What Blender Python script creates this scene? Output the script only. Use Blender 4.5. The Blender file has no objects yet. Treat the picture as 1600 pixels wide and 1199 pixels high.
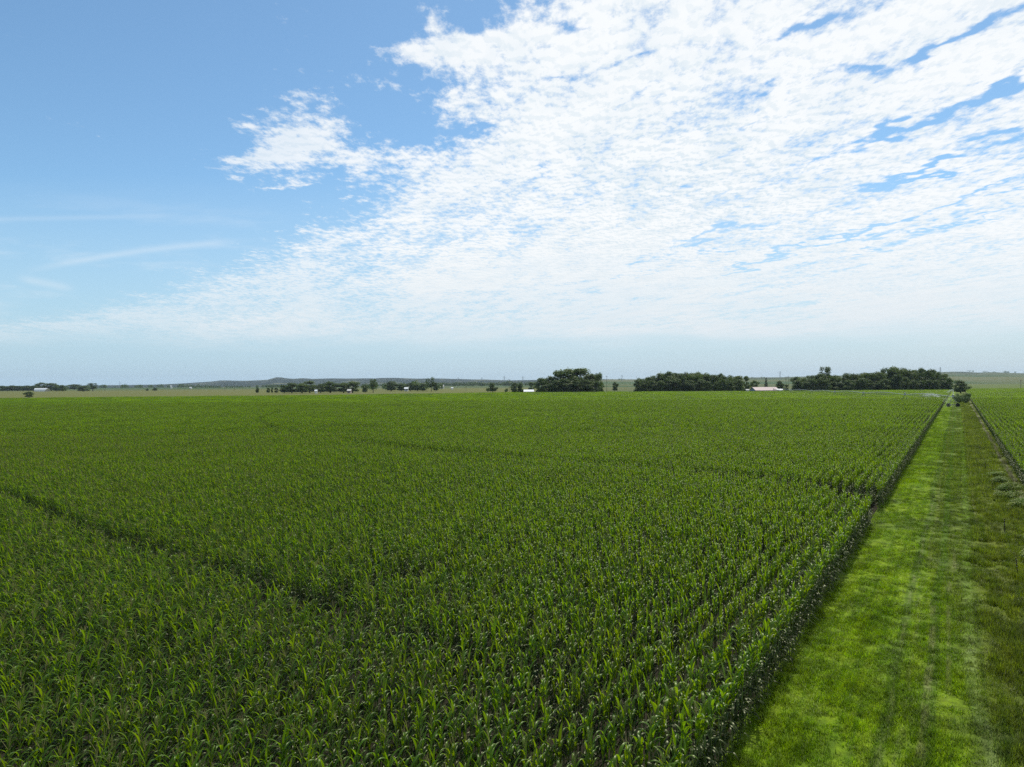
import bpy, math, random
import numpy as np
from mathutils import Vector, Matrix, noise
R = math.radians
SC = bpy.context.scene
COL = SC.collection
rng = np.random.default_rng(7)
random.seed(7)

# ------------------------------------------------------------ camera, exposure
H = 9.3                      # height of the drone above the ground
FP = 1111.0                  # focal length in pixels of the 1600 wide photograph
cam_d = bpy.data.cameras.new('camera')
cam_d.sensor_width = 36.0
cam_d.lens = 36.0 * FP / 1600.0
cam_d.clip_start = 0.1
cam_d.clip_end = 60000
cam = bpy.data.objects.new('camera', cam_d)
COL.objects.link(cam)
ROLL = math.atan(0.0063)
cam.matrix_world = Matrix.Translation((0, 0, H)) @ Matrix.Rotation(R(90), 4, 'X') @ Matrix.Rotation(-ROLL, 4, 'Z')
SC.camera = cam
vs = SC.view_settings
vs.view_transform = 'Standard'
vs.look = 'None'
vs.exposure = 0.0
vs.gamma = 1.0
vs.use_curve_mapping = False
SC.render.engine = 'CYCLES'
cy = SC.cycles
cy.max_bounces = 5
cy.diffuse_bounces = 2
cy.glossy_bounces = 2
cy.transmission_bounces = 3
cy.transparent_max_bounces = 8
cy.volume_bounces = 0
cy.caustics_reflective = False
cy.caustics_refractive = False
cy.use_denoising = False
cy.use_adaptive_sampling = False
cy.sample_clamp_indirect = 4.0

# ------------------------------------------------------------ node helpers
class NT:
    """small expression builder over a node tree"""
    def __init__(s, tree):
        s.t = tree
    def n(s, kind, **kw):
        nd = s.t.nodes.new(kind)
        for k, v in kw.items():
            setattr(nd, k, v)
        return nd
    def put(s, sock, v):
        if isinstance(v, (int, float)):
            sock.default_value = v
        elif isinstance(v, (tuple, list)):
            sock.default_value = tuple(v) + ((1.0,) if sock.type == 'RGBA' and len(v) == 3 else ())
        else:
            s.t.links.new(v, sock)
    def m(s, op, a, b=0.0, c=0.0, clamp=False):
        nd = s.n('ShaderNodeMath', operation=op, use_clamp=clamp)
        s.put(nd.inputs[0], a); s.put(nd.inputs[1], b); s.put(nd.inputs[2], c)
        return nd.outputs[0]
    def add(s, *a):
        r = a[0]
        for b in a[1:]:
            r = s.m('ADD', r, b)
        return r
    def sub(s, a, b): return s.m('SUBTRACT', a, b)
    def mul(s, a, b): return s.m('MULTIPLY', a, b)
    def div(s, a, b): return s.m('DIVIDE', a, b)
    def mx(s, a, b): return s.m('MAXIMUM', a, b)
    def mn(s, a, b): return s.m('MINIMUM', a, b)
    def step(s, v, lo, hi, a=0.0, b=1.0, kind='SMOOTHSTEP'):
        nd = s.n('ShaderNodeMapRange', interpolation_type=kind)
        s.put(nd.inputs['Value'], v)
        for k, x in zip(('From Min', 'From Max', 'To Min', 'To Max'), (lo, hi, a, b)):
            s.put(nd.inputs[k], x)
        return nd.outputs[0]
    def xyz(s, x, y, z=0.0):
        nd = s.n('ShaderNodeCombineXYZ')
        s.put(nd.inputs[0], x); s.put(nd.inputs[1], y); s.put(nd.inputs[2], z)
        return nd.outputs[0]
    def sep(s, v):
        nd = s.n('ShaderNodeSeparateXYZ')
        s.put(nd.inputs[0], v)
        return nd.outputs[0], nd.outputs[1], nd.outputs[2]
    def noise(s, v, scale, detail=4.0, rough=0.55, dist=0.0, col=False, lac=2.0, dim='3D'):
        nd = s.n('ShaderNodeTexNoise', noise_dimensions=dim)
        s.put(nd.inputs['Vector'], v)
        s.put(nd.inputs['Scale'], scale); s.put(nd.inputs['Detail'], detail)
        s.put(nd.inputs['Roughness'], rough); s.put(nd.inputs['Distortion'], dist)
        s.put(nd.inputs['Lacunarity'], lac)
        return nd.outputs['Color'] if col else nd.outputs['Fac']
    def mix(s, f, a, b, kind='MIX'):
        nd = s.n('ShaderNodeMix', data_type='RGBA', blend_type=kind)
        s.put(nd.inputs['Factor'], f)
        s.put(nd.inputs[6], a); s.put(nd.inputs[7], b)
        return nd.outputs[2]
    def curve(s, v, pts, lo, hi, vlo, vhi):
        """piecewise curve through (x, y) points"""
        x = s.step(v, lo, hi, kind='LINEAR')
        nd = s.n('ShaderNodeFloatCurve')
        c = nd.mapping.curves[0]
        P = [((p - lo) / (hi - lo), (q - vlo) / (vhi - vlo)) for p, q in pts]
        while len(c.points) < len(P):
            c.points.new(0.5, 0.5)
        for k, (p, q) in enumerate(P):
            c.points[k].location = (p, q)
            c.points[k].handle_type = 'VECTOR'
        nd.mapping.update()
        s.put(nd.inputs['Value'], x)
        return s.step(nd.outputs[0], 0.0, 1.0, vlo, vhi, kind='LINEAR')

# ------------------------------------------------------------ sky and clouds
SUN_EL, SUN_AZ = R(60), R(22)        # azimuth measured from +Y towards +X
world = bpy.data.worlds.new('World')
SC.world = world
world.use_nodes = True
wt = world.node_tree
wt.nodes.clear()
W = NT(wt)
wo = W.n('ShaderNodeOutputWorld')
bg = W.n('ShaderNodeBackground')
bg.inputs['Strength'].default_value = 0.1
wt.links.new(bg.outputs[0], wo.inputs['Surface'])
world.cycles.sampling_method = 'MANUAL'
world.cycles.sample_map_resolution = 512
sky = W.n('ShaderNodeTexSky', sky_type='NISHITA')
sky.sun_disc = False
sky.sun_elevation = SUN_EL
sky.sun_rotation = SUN_AZ
sky.altitude = 600
sky.air_density = 1.0
sky.dust_density = 0.6
sky.ozone_density = 2.0
tc = W.n('ShaderNodeTexCoord')
dx, dy, dz = W.sep(tc.outputs['Generated'])
ya = W.mx(W.m('ABSOLUTE', dy), 0.04)
upz = W.mx(dz, 0.0)
AX = W.add(W.mul(W.div(dx, ya), FP), 800.0)         # bearing, in units of 1/1111 of the forward distance
EL = W.mul(W.div(upz, ya), FP)                      # elevation in the same units
zz = W.add(upz, 0.012)
cu, cv = W.div(dx, zz), W.div(dy, zz)               # position on the cloud sheet
sA, cA = math.sin(R(15)), math.cos(R(15))
tt = W.add(W.mul(cu, cA), W.mul(cv, sA))            # across the cloud streets
ss = W.sub(W.mul(cv, cA), W.mul(cu, sA))            # along them
# wavy displacement shared by everything
wob = W.noise(W.xyz(cu, cv, 3.3), 2.2, 3.0, 0.6, col=True, dim='2D')
wx, wy, wz = W.sep(wob)
wx = W.sub(wx, 0.5); wy = W.sub(wy, 0.5); wz = W.sub(wz, 0.5)
AXw = W.add(AX, W.mul(wx, 170.0))
ELw = W.add(EL, W.mul(wy, 110.0))
PW = W.xyz(AXw, ELw)
PN = W.xyz(AX, EL)
def blob(cx, cyy, rx, ry, rot=0.0, amp=1.0, warped=True, base=None):
    """adds a soft elliptical region, centre given by bearing and height over the horizon"""
    mp = W.n('ShaderNodeMapping', vector_type='TEXTURE')
    W.put(mp.inputs['Vector'], PW if warped else PN)
    mp.inputs['Location'].default_value = (cx, 597.0 - cyy, 0)
    mp.inputs['Rotation'].default_value = (0, 0, R(rot))
    mp.inputs['Scale'].default_value = (rx * 1.9, ry * 1.9, 1)
    g = W.n('ShaderNodeTexGradient', gradient_type='QUADRATIC_SPHERE')
    W.put(g.inputs[0], mp.outputs[0])
    return W.m('MULTIPLY_ADD', g.outputs['Fac'], amp * 1.25, 0.0 if base is None else base)
XB = W.curve(EL, [(0, -600), (70, -500), (92, -120), (102, 60), (125, 190), (147, 290), (187, 385), (227, 465), (267, 560),
                  (307, 640), (367, 715), (447, 770), (537, 815), (597, 845), (900, 1000)], 0, 900, -600, 1000)
edge = W.div(W.sub(W.add(AX, W.mul(wx, 120.0)), XB), 75.0)
edge = W.mx(W.mn(edge, 1.05), -2.1)
low = W.noise(W.xyz(W.mul(tt, 1.0), W.mul(ss, 0.22), 1.7), 1.25, 3.0, 0.62, dim='2D')       # streets
mid = W.noise(W.xyz(W.mul(tt, 1.0), W.mul(ss, 0.5), 5.1), 5.0, 3.0, 0.62, dim='2D')
puff = W.noise(W.xyz(W.mul(cu, 1.6), W.mul(cv, 1.0), 8.8), 12.0, 5.0, 0.66, dim='2D')
q = W.add(edge, W.mul(W.sub(low, 0.5), 2.6), W.mul(W.sub(mid, 0.5), 3.0), W.mul(W.sub(puff, 0.5), W.step(AX, 1000.0, 450.0, 3.7, 5.2)), 0.30)
PLUS = [(470, 205, 105, 58, 38, 2.9), (555, 245, 120, 54, -6, 2.7), (400, 235, 80, 30, 15, 2.3), (655, 72, 100, 40, 0, 2.3), (700, 20, 50, 50, 0, 1.9),
        (745, 95, 100, 55, 0, 1.9), (625, 140, 70, 18, -18, 1.9), (800, 60, 60, 26, 0, 1.2), (735, 165, 60, 22, 0, 1.0), (470, 290, 40, 10, 0, 1.6), (450, 345, 60, 30, 10, -0.6)]
for b in PLUS:
    q = blob(*b, warped=True, base=q)
MINUS = [(765, 14, 26, 26, 0, 2.0), (655, 215, 50, 16, 0, 1.6), (735, 195, 32, 12, 10, 1.6),
         (860, 122, 40, 10, 8, 1.7), (905, 42, 36, 12, 8, 1.6),
         (1265, 40, 75, 9, 22, 2.8), (1370, 98, 60, 7, 13, 2.2), (1460, 80, 70, 7, 18, 2.5), (1560, 40, 90, 7, 20, 2.2),
         (985, 92, 60, 6, 14, 1.8), (1170, 200, 40, 6, 22, 1.2), (1190, 145, 30, 5, 18, 1.4),
         (1010, 150, 50, 5, 22, 1.2), (860, 260, 30, 8, 22, 1.6),
         (1390, 212, 120, 8, 21, 2.9), (1540, 150, 80, 10, 24, 3.0), (1600, 120, 50, 9, 24, 2.5), (1570, 215, 60, 8, 20, 2.6),
         (1430, 283, 75, 5, 14, 2.4), (1500, 262, 80, 5, 18, 2.2), (1560, 300, 80, 5, 17, 2.2),
         (1100, 370, 70, 9, 26, 2.7), (985, 426, 70, 6, 14, 2.4), (1300, 384, 130, 6, 11, 2.8), (1180, 410, 80, 5, 6, 2.5),
         (1420, 348, 90, 6, 18, 2.6), (1370, 305, 45, 6, 12, 2.4), (1530, 332, 80, 4, 14, 1.6),
         (1000, 347, 30, 4, 6, 1.4), (1090, 305, 30, 3, 6, 1.2), (1240, 472, 60, 6, 5, 1.0), (1080, 498, 160, 6, 3, 0.6)]
for b in MINUS:
    p = list(b); p[5] = -0.75 * b[5]
    q = blob(*p, warped=True, base=q)
alpha = W.step(q, -0.35, W.step(AX, 500.0, 1000.0, 2.0, 1.35))
# the sheet ends a few degrees over the horizon and thins towards that end
endn = W.add(EL, W.mul(W.sub(W.noise(W.xyz(W.mul(AX, 0.004), W.mul(EL, 0.03), 0.0), 1.0, 4.0, dim='2D'), 0.5), 40.0))
alpha = W.mul(alpha, W.step(endn, 48.0, 96.0))
alpha = W.mul(alpha, W.step(EL, 60.0, 230.0, 0.86, 0.98))
alpha = W.mul(alpha, W.step(AX, -100.0, 900.0, 0.62, 1.0))
# thin veil and old contrails on the clear side
fib = W.noise(W.xyz(W.mul(AX, 0.0035), W.mul(EL, 0.02), 2.0), 1.0, 5.0, 0.6, dim='2D')
veil = W.mul(W.step(fib, 0.45, 0.8), W.mul(W.step(EL, 40.0, 90.0), W.step(EL, 330.0, 150.0)))
veil = W.mul(veil, 0.42)
def trail(x0, y0, x1, y1, w, amp, bend=0.0):
    L = math.hypot(x1 - x0, y1 - y0)
    cx_, ce = (x0 + x1) / 2, 597 - (y0 + y1) / 2
    a = math.atan2(-(y1 - y0), x1 - x0)
    ax, ay = W.sub(AX, cx_), W.sub(EL, ce)
    p = W.add(W.mul(ax, math.cos(a)), W.mul(ay, math.sin(a)))
    r = W.sub(W.mul(ay, math.cos(a)), W.mul(ax, math.sin(a)))
    r = W.add(r, W.mul(W.mul(p, p), bend))
    r = W.div(r, w)
    g = W.m('EXPONENT', W.mul(W.mul(r, r), -1.0))
    return W.mul(W.mul(g, W.step(W.m('ABSOLUTE', p), L * 0.5, L * 0.2)), amp)
veil = W.add(veil, trail(20, 412, 410, 362, 5.0, 0.22, 0.00025), trail(-200, 338, 330, 331, 4.0, 0.10), trail(20, 425, 125, 447, 6.0, 0.22))
alpha = W.mn(W.add(alpha, veil), 1.0)
puff2 = W.noise(W.xyz(W.mul(W.add(cu, 0.004), 1.6), W.add(cv, -0.028), 8.8), 12.0, 3.0, 0.6, dim='2D')
gz = W.add(blob(1080, 290, 420, 160, 0, 0.55, False), 0.45)
relief = W.step(W.sub(puff2, puff), -0.03, 0.13)
core = W.mul(W.add(W.mul(relief, 0.75), W.mul(W.step(mid, 0.62, 0.36), 0.55)), gz)
core = W.mn(W.mul(core, W.step(q, -0.2, 1.0)), 1.0)
ccol = W.mix(core, (9.75, 10.0, 10.15), (7.3, 8.35, 9.1))
fade = W.step(EL, 40.0, 260.0, 1.0, 0.0)
ccol = W.mix(W.mul(fade, 0.8), ccol, (7.5, 8.3, 8.8))
skyc = W.mix(1.0, sky.outputs[0], (1.08, 1.36, 1.38), 'MULTIPLY')
lift = W.step(EL, 0.0, 330.0, 0.95, 0.0, kind='LINEAR')
skyc = W.mix(lift, skyc, W.mix(W.step(AX, 200.0, 1500.0, kind='LINEAR'), (4.55, 6.35, 7.9), (5.9, 6.95, 7.8)))
final = W.mix(alpha, skyc, ccol)
wt.links.new(final, bg.inputs['Color'])

sun_d = bpy.data.lights.new('sun', 'SUN')
sun_d.energy = 4.2
sun_d.angle = R(0.6)
sun_d.color = (1.0, 0.95, 0.86)
sun = bpy.data.objects.new('sun', sun_d)
COL.objects.link(sun)
sd = Vector((math.sin(SUN_AZ) * math.cos(SUN_EL), math.cos(SUN_AZ) * math.cos(SUN_EL), math.sin(SUN_EL)))
sun.rotation_euler = (-sd).to_track_quat('-Z', 'Y').to_euler()
sun.location = sd * 60

# ------------------------------------------------------------ place helpers
AROW = math.atan((1497.0 - 800.0) / FP)             # the crop rows and the lane run 32 degrees to the right
CA, SA = math.cos(AROW), math.sin(AROW)
def from_ls(l, s):
    """lane coordinates (across, along) to the ground plane"""
    return (l * CA + s * SA, -l * SA + s * CA)
def hz(px):
    return 599.0 - 0.0063 * (px - 800.0)
def place(px, Y):
    return ((px - 800.0) / FP * Y, Y)
def size(npx, Y):
    return npx / FP * Y

def tag(o, label=None, cat=None, group=None, kind=None):
    if label: o['label'] = label
    if cat: o['category'] = cat
    if group: o['group'] = group
    if kind: o['kind'] = kind
    return o
def mesh_obj(name, me, parent=None, loc=None, rot=None):
    o = bpy.data.objects.new(name, me)
    COL.objects.link(o)
    if parent: o.parent = parent
    if loc: o.location = loc
    if rot: o.rotation_euler = rot
    return o
def empty(name, loc, rz=0.0):
    o = bpy.data.objects.new(name, None)
    o.empty_display_size = 0.5
    COL.objects.link(o)
    o.location = loc
    o.rotation_euler = (0, 0, rz)
    return o
def copy_tree(o, parent=None):
    c = o.copy()
    COL.objects.link(c)
    c.parent = parent
    for ch in [x for x in o.children]:
        copy_tree(ch, c)
    return c

class MB:
    """collects boxes, bars, tubes and loose faces into one mesh"""
    def __init__(s):
        s.v, s.f, s.mi = [], [], []
    def face(s, pts, m=0):
        b = len(s.v); s.v += [tuple(p) for p in pts]
        s.f.append(tuple(range(b, b + len(pts)))); s.mi.append(m)
    def box(s, x0, x1, y0, y1, z0, z1, m=0):
        b = len(s.v)
        s.v += [(x, y, z) for z in (z0, z1) for y in (y0, y1) for x in (x0, x1)]
        for q in ((0, 2, 3, 1), (4, 5, 7, 6), (0, 1, 5, 4), (2, 6, 7, 3), (0, 4, 6, 2), (1, 3, 7, 5)):
            s.f.append(tuple(b + i for i in q)); s.mi.append(m)
    def tube(s, a, b_, r0, r1=None, n=6, m=0, cap=True):
        r1 = r0 if r1 is None else r1
        a, b_ = Vector(a), Vector(b_)
        d = (b_ - a).normalized()
        u = d.orthogonal().normalized(); w = d.cross(u)
        k = len(s.v)
        for c, r in ((a, r0), (b_, r1)):
            for i in range(n):
                t = 2 * math.pi * i / n
                s.v.append(tuple(c + (u * math.cos(t) + w * math.sin(t)) * r))
        for i in range(n):
            j = (i + 1) % n
            s.f.append((k + i, k + j, k + n + j, k + n + i)); s.mi.append(m)
        if cap:
            s.f.append(tuple(k + i for i in reversed(range(n)))); s.mi.append(m)
            s.f.append(tuple(k + n + i for i in range(n))); s.mi.append(m)
    def path(s, pts, radii, n=6, m=0):
        for i in range(len(pts) - 1):
            s.tube(pts[i], pts[i + 1], radii[i], radii[i + 1], n, m)
    def mesh(s, name, mats, smooth=False):
        me = bpy.data.meshes.new(name)
        me.from_pydata(s.v, [], s.f)
        for mt in mats: me.materials.append(mt)
        if len(mats) > 1: me.polygons.foreach_set('material_index', s.mi)
        if smooth: me.polygons.foreach_set('use_smooth', [True] * len(me.polygons))
        me.update()
        return me
    def build(s, name, mats, parent=None, loc=None, smooth=False):
        return mesh_obj(name, s.mesh(name, mats if isinstance(mats, list) else [mats], smooth), parent, loc)

# ------------------------------------------------------------ materials
def new_mat(name):
    m = bpy.data.materials.new(name)
    m.use_nodes = True
    m.node_tree.nodes.clear()
    return m, NT(m.node_tree)
def finish(m, N, shader, disp=None):
    o = N.n('ShaderNodeOutputMaterial')
    m.node_tree.links.new(shader, o.inputs['Surface'])
    return m
def principled(N, col, rough=0.6, spec=0.5, metal=0.0, normal=None, tint=None):
    p = N.n('ShaderNodeBsdfPrincipled')
    N.put(p.inputs['Base Color'], col); N.put(p.inputs['Roughness'], rough)
    N.put(p.inputs['Specular IOR Level'], spec); N.put(p.inputs['Metallic'], metal)
    if tint: N.put(p.inputs['Specular Tint'], tint)
    if normal is not None: N.put(p.inputs['Normal'], normal)
    return p.outputs[0]
def pos(N):
    return N.n('ShaderNodeNewGeometry').outputs['Position']
def simple_mat(name, col, rough=0.6, spec=0.4, metal=0.0, var=0.25, scale=2.0):
    m, N = new_mat(name)
    oc = N.n('ShaderNodeTexCoord').outputs['Object']
    n = N.noise(oc, scale, 5.0, 0.6)
    c = N.mix(n, tuple(x * (1 - var) for x in col), tuple(min(1, x * (1 + var)) for x in col))
    return finish(m, N, principled(N, c, rough, spec, metal))

def leaf_mat(name, col, trans, tmix=0.45, rough=0.35, spec=0.5, field=0.0, rnd=0.3, height=False):
    """plant tissue: reflects, and lets sunlight through"""
    m, N = new_mat(name)
    P = pos(N)
    oi = N.n('ShaderNodeObjectInfo').outputs['Random']
    v = N.noise(P, 1.7, 2.0, 0.6)
    k = N.add(N.mul(N.sub(oi, 0.5), rnd), N.mul(N.sub(v, 0.5), 0.7), 1.0)
    if field:
        big = N.noise(P, 0.018, 4.0, 0.6)
        k = N.add(k, N.mul(N.sub(big, 0.5), field))
    if height:      # lower leaves darken: older tissue, plus painted shade deep between the rows
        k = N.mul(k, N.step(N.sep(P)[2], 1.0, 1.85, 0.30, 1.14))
    hv = N.noise(P, 0.9, 1.0)
    tint = N.mix(N.step(hv, 0.35, 0.7), (0.86, 1.0, 0.9), (1.12, 1.06, 0.85))
    kc = N.xyz(k, k, k)
    c = N.mix(1.0, N.mix(1.0, col, kc, 'MULTIPLY'), tint, 'MULTIPLY')
    t = N.mix(1.0, N.mix(1.0, trans, kc, 'MULTIPLY'), tint, 'MULTIPLY')
    pr = principled(N, c, rough, spec, tint=(0.95, 1.0, 0.62))
    tr = N.n('ShaderNodeBsdfTranslucent')
    N.put(tr.inputs['Color'], t)
    mx = N.n('ShaderNodeMixShader')
    mx.inputs[0].default_value = tmix
    m.node_tree.links.new(pr, mx.inputs[1]); m.node_tree.links.new(tr.outputs[0], mx.inputs[2])
    return finish(m, N, mx.outputs[0])

M = {}
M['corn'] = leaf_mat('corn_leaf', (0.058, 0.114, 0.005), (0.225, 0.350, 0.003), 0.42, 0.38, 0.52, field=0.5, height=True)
M['stalk'] = simple_mat('corn_stalk', (0.10, 0.15, 0.04), 0.5)
M['tassel'] = simple_mat('corn_tassel', (0.19, 0.19, 0.06), 0.7)
M['bark'] = simple_mat('bark', (0.10, 0.08, 0.06), 0.9, 0.2, scale=6.0)
M['crown_dark'] = leaf_mat('crown_dark', (0.056, 0.090, 0.028), (0.090, 0.145, 0.018), 0.32, 0.55, 0.3, rnd=0.25)
M['crown_mid'] = leaf_mat('crown_mid', (0.082, 0.120, 0.034), (0.125, 0.185, 0.022), 0.34, 0.55, 0.3, rnd=0.25)
M['crown_cedar'] = leaf_mat('crown_cedar', (0.034, 0.050, 0.024), (0.024, 0.040, 0.012), 0.15, 0.6, 0.2, rnd=0.2)
M['crown_grey'] = leaf_mat('crown_grey', (0.095, 0.135, 0.060), (0.090, 0.150, 0.035), 0.3, 0.55, 0.3, rnd=0.2)
M['weed'] = leaf_mat('weed_leaf', (0.190, 0.240, 0.070), (0.200, 0.290, 0.040), 0.3, 0.6, 0.3)
M['white'] = simple_mat('white_metal', (0.62, 0.64, 0.64), 0.35, 0.5, var=0.06)
M['pink_roof'] = simple_mat('faded_pink_roof', (0.40, 0.31, 0.30), 0.6, 0.3, var=0.12, scale=0.6)
M['grey_wall'] = simple_mat('grey_wall', (0.42, 0.42, 0.40), 0.7)
M['dark_gap'] = simple_mat('dark_doorway', (0.03, 0.03, 0.03), 0.9)
M['galv'] = simple_mat('galvanised_steel', (0.50, 0.52, 0.53), 0.42, 0.5, 0.6, var=0.1)
M['old_steel'] = simple_mat('dull_steel', (0.20, 0.21, 0.21), 0.6, 0.4, 0.3)
M['rubber'] = simple_mat('tyre_rubber', (0.02, 0.02, 0.02), 0.85)
M['pylon'] = simple_mat('weathered_steel', (0.30, 0.32, 0.34), 0.5, 0.5, 0.4)
M['wood'] = simple_mat('weathered_wood', (0.13, 0.10, 0.075), 0.9, 0.1, scale=8.0)
M['rust'] = simple_mat('rusty_post', (0.07, 0.04, 0.03), 0.85, 0.2, scale=8.0)

# soil and the fields beyond the corn
EDGE_X, EDGE_Y = [-500, -330, -135, 0, 40, 400], [448, 456, 500, 588, 578, 575]      # far edge of the corn
def ground_mat():
    m, N = new_mat('ground')
    P = pos(N)
    x, y, z = N.sep(P)
    fine = N.noise(P, 1.3, 6.0, 0.65)
    soil = N.mix(fine, (0.012, 0.011, 0.007), (0.038, 0.033, 0.022))
    # far fields: long strips of different crops
    vor = N.n('ShaderNodeTexVoronoi', voronoi_dimensions='2D', distance='CHEBYCHEV')
    N.put(vor.inputs['Vector'], N.xyz(N.mul(x, 0.00125), N.mul(y, 0.0021)))
    vor.inputs['Scale'].default_value = 1.0
    vr, vg, vb = N.sep(vor.outputs['Color'])
    mott = N.noise(P, 0.02, 5.0, 0.7)
    fld = N.mix(vr, (0.065, 0.095, 0.022), (0.125, 0.125, 0.045))
    fld = N.mix(N.step(vg, 0.62, 0.66), fld, (0.040, 0.082, 0.018))
    fld = N.mix(N.step(vb, 0.86, 0.88), fld, (0.17, 0.155, 0.095))
    fld = N.mix(N.mul(mott, 0.5), fld, (0.045, 0.060, 0.025))
    # hills: pale grass with dark cedar woods
    wood = N.noise(P, 0.0028, 7.0, 0.68)
    grass = N.mix(N.noise(P, 0.0011, 4.0), N.mix(N.step(x, 300.0, 1500.0), (0.095, 0.115, 0.045), (0.045, 0.075, 0.028)), N.mix(N.step(x, 300.0, 1500.0), (0.150, 0.140, 0.080), (0.090, 0.100, 0.050)))
    lefty = N.step(N.sub(x, N.mul(y, 0.12)), 400.0, -600.0)
    thr = N.step(lefty, 0.0, 1.0, 0.56, 0.40, kind='LINEAR')
    wd = N.step(N.sub(wood, thr), -0.015, 0.03)
    hill = N.mix(wd, grass, (0.012, 0.022, 0.014))
    far = N.mix(N.step(N.add(y, N.mul(N.sub(mott, 0.5), 900.0)), 3300.0, 3900.0), fld, hill)
    # the olive crop just past the corn on the left
    olive = N.mix(N.noise(N.xyz(N.mul(x, 0.008), N.mul(y, 0.03)), 1.0, 5.0, 0.6), (0.085, 0.098, 0.022), (0.135, 0.135, 0.038))
    oz = N.mul(N.step(y, 1480.0, 1400.0), N.step(N.sub(x, N.mul(y, 0.02)), 60.0, 40.0))
    far = N.mix(oz, far, olive)
    # and on the right of the lane
    og = N.mix(N.noise(N.xyz(N.mul(x, 0.01), N.mul(y, 0.02)), 1.0, 4.0), (0.065, 0.100, 0.018), (0.105, 0.130, 0.030))
    oz2 = N.mul(N.step(y, 1750.0, 1650.0), N.step(N.sub(x, N.mul(y, 0.55)), 0.0, 20.0))
    far = N.mix(oz2, far, og)
    r = N.m('SQRT', N.add(N.mul(x, x), N.mul(y, y)))
    ye = N.curve(x, list(zip(EDGE_X, EDGE_Y)), -500, 400, 400, 600)
    c = N.mix(N.step(N.sub(y, ye), -8.0, 2.0), soil, far)
    c = N.mix(N.step(y, -20.0, -60.0), c, (0.05, 0.08, 0.02))
    b = N.n('ShaderNodeBump'); b.inputs['Strength'].default_value = 0.6; b.inputs['Distance'].default_value = 0.06
    N.put(b.inputs['Height'], fine)
    return finish(m, N, principled(N, c, 0.95, 0.1, normal=b.outputs[0]))

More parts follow.
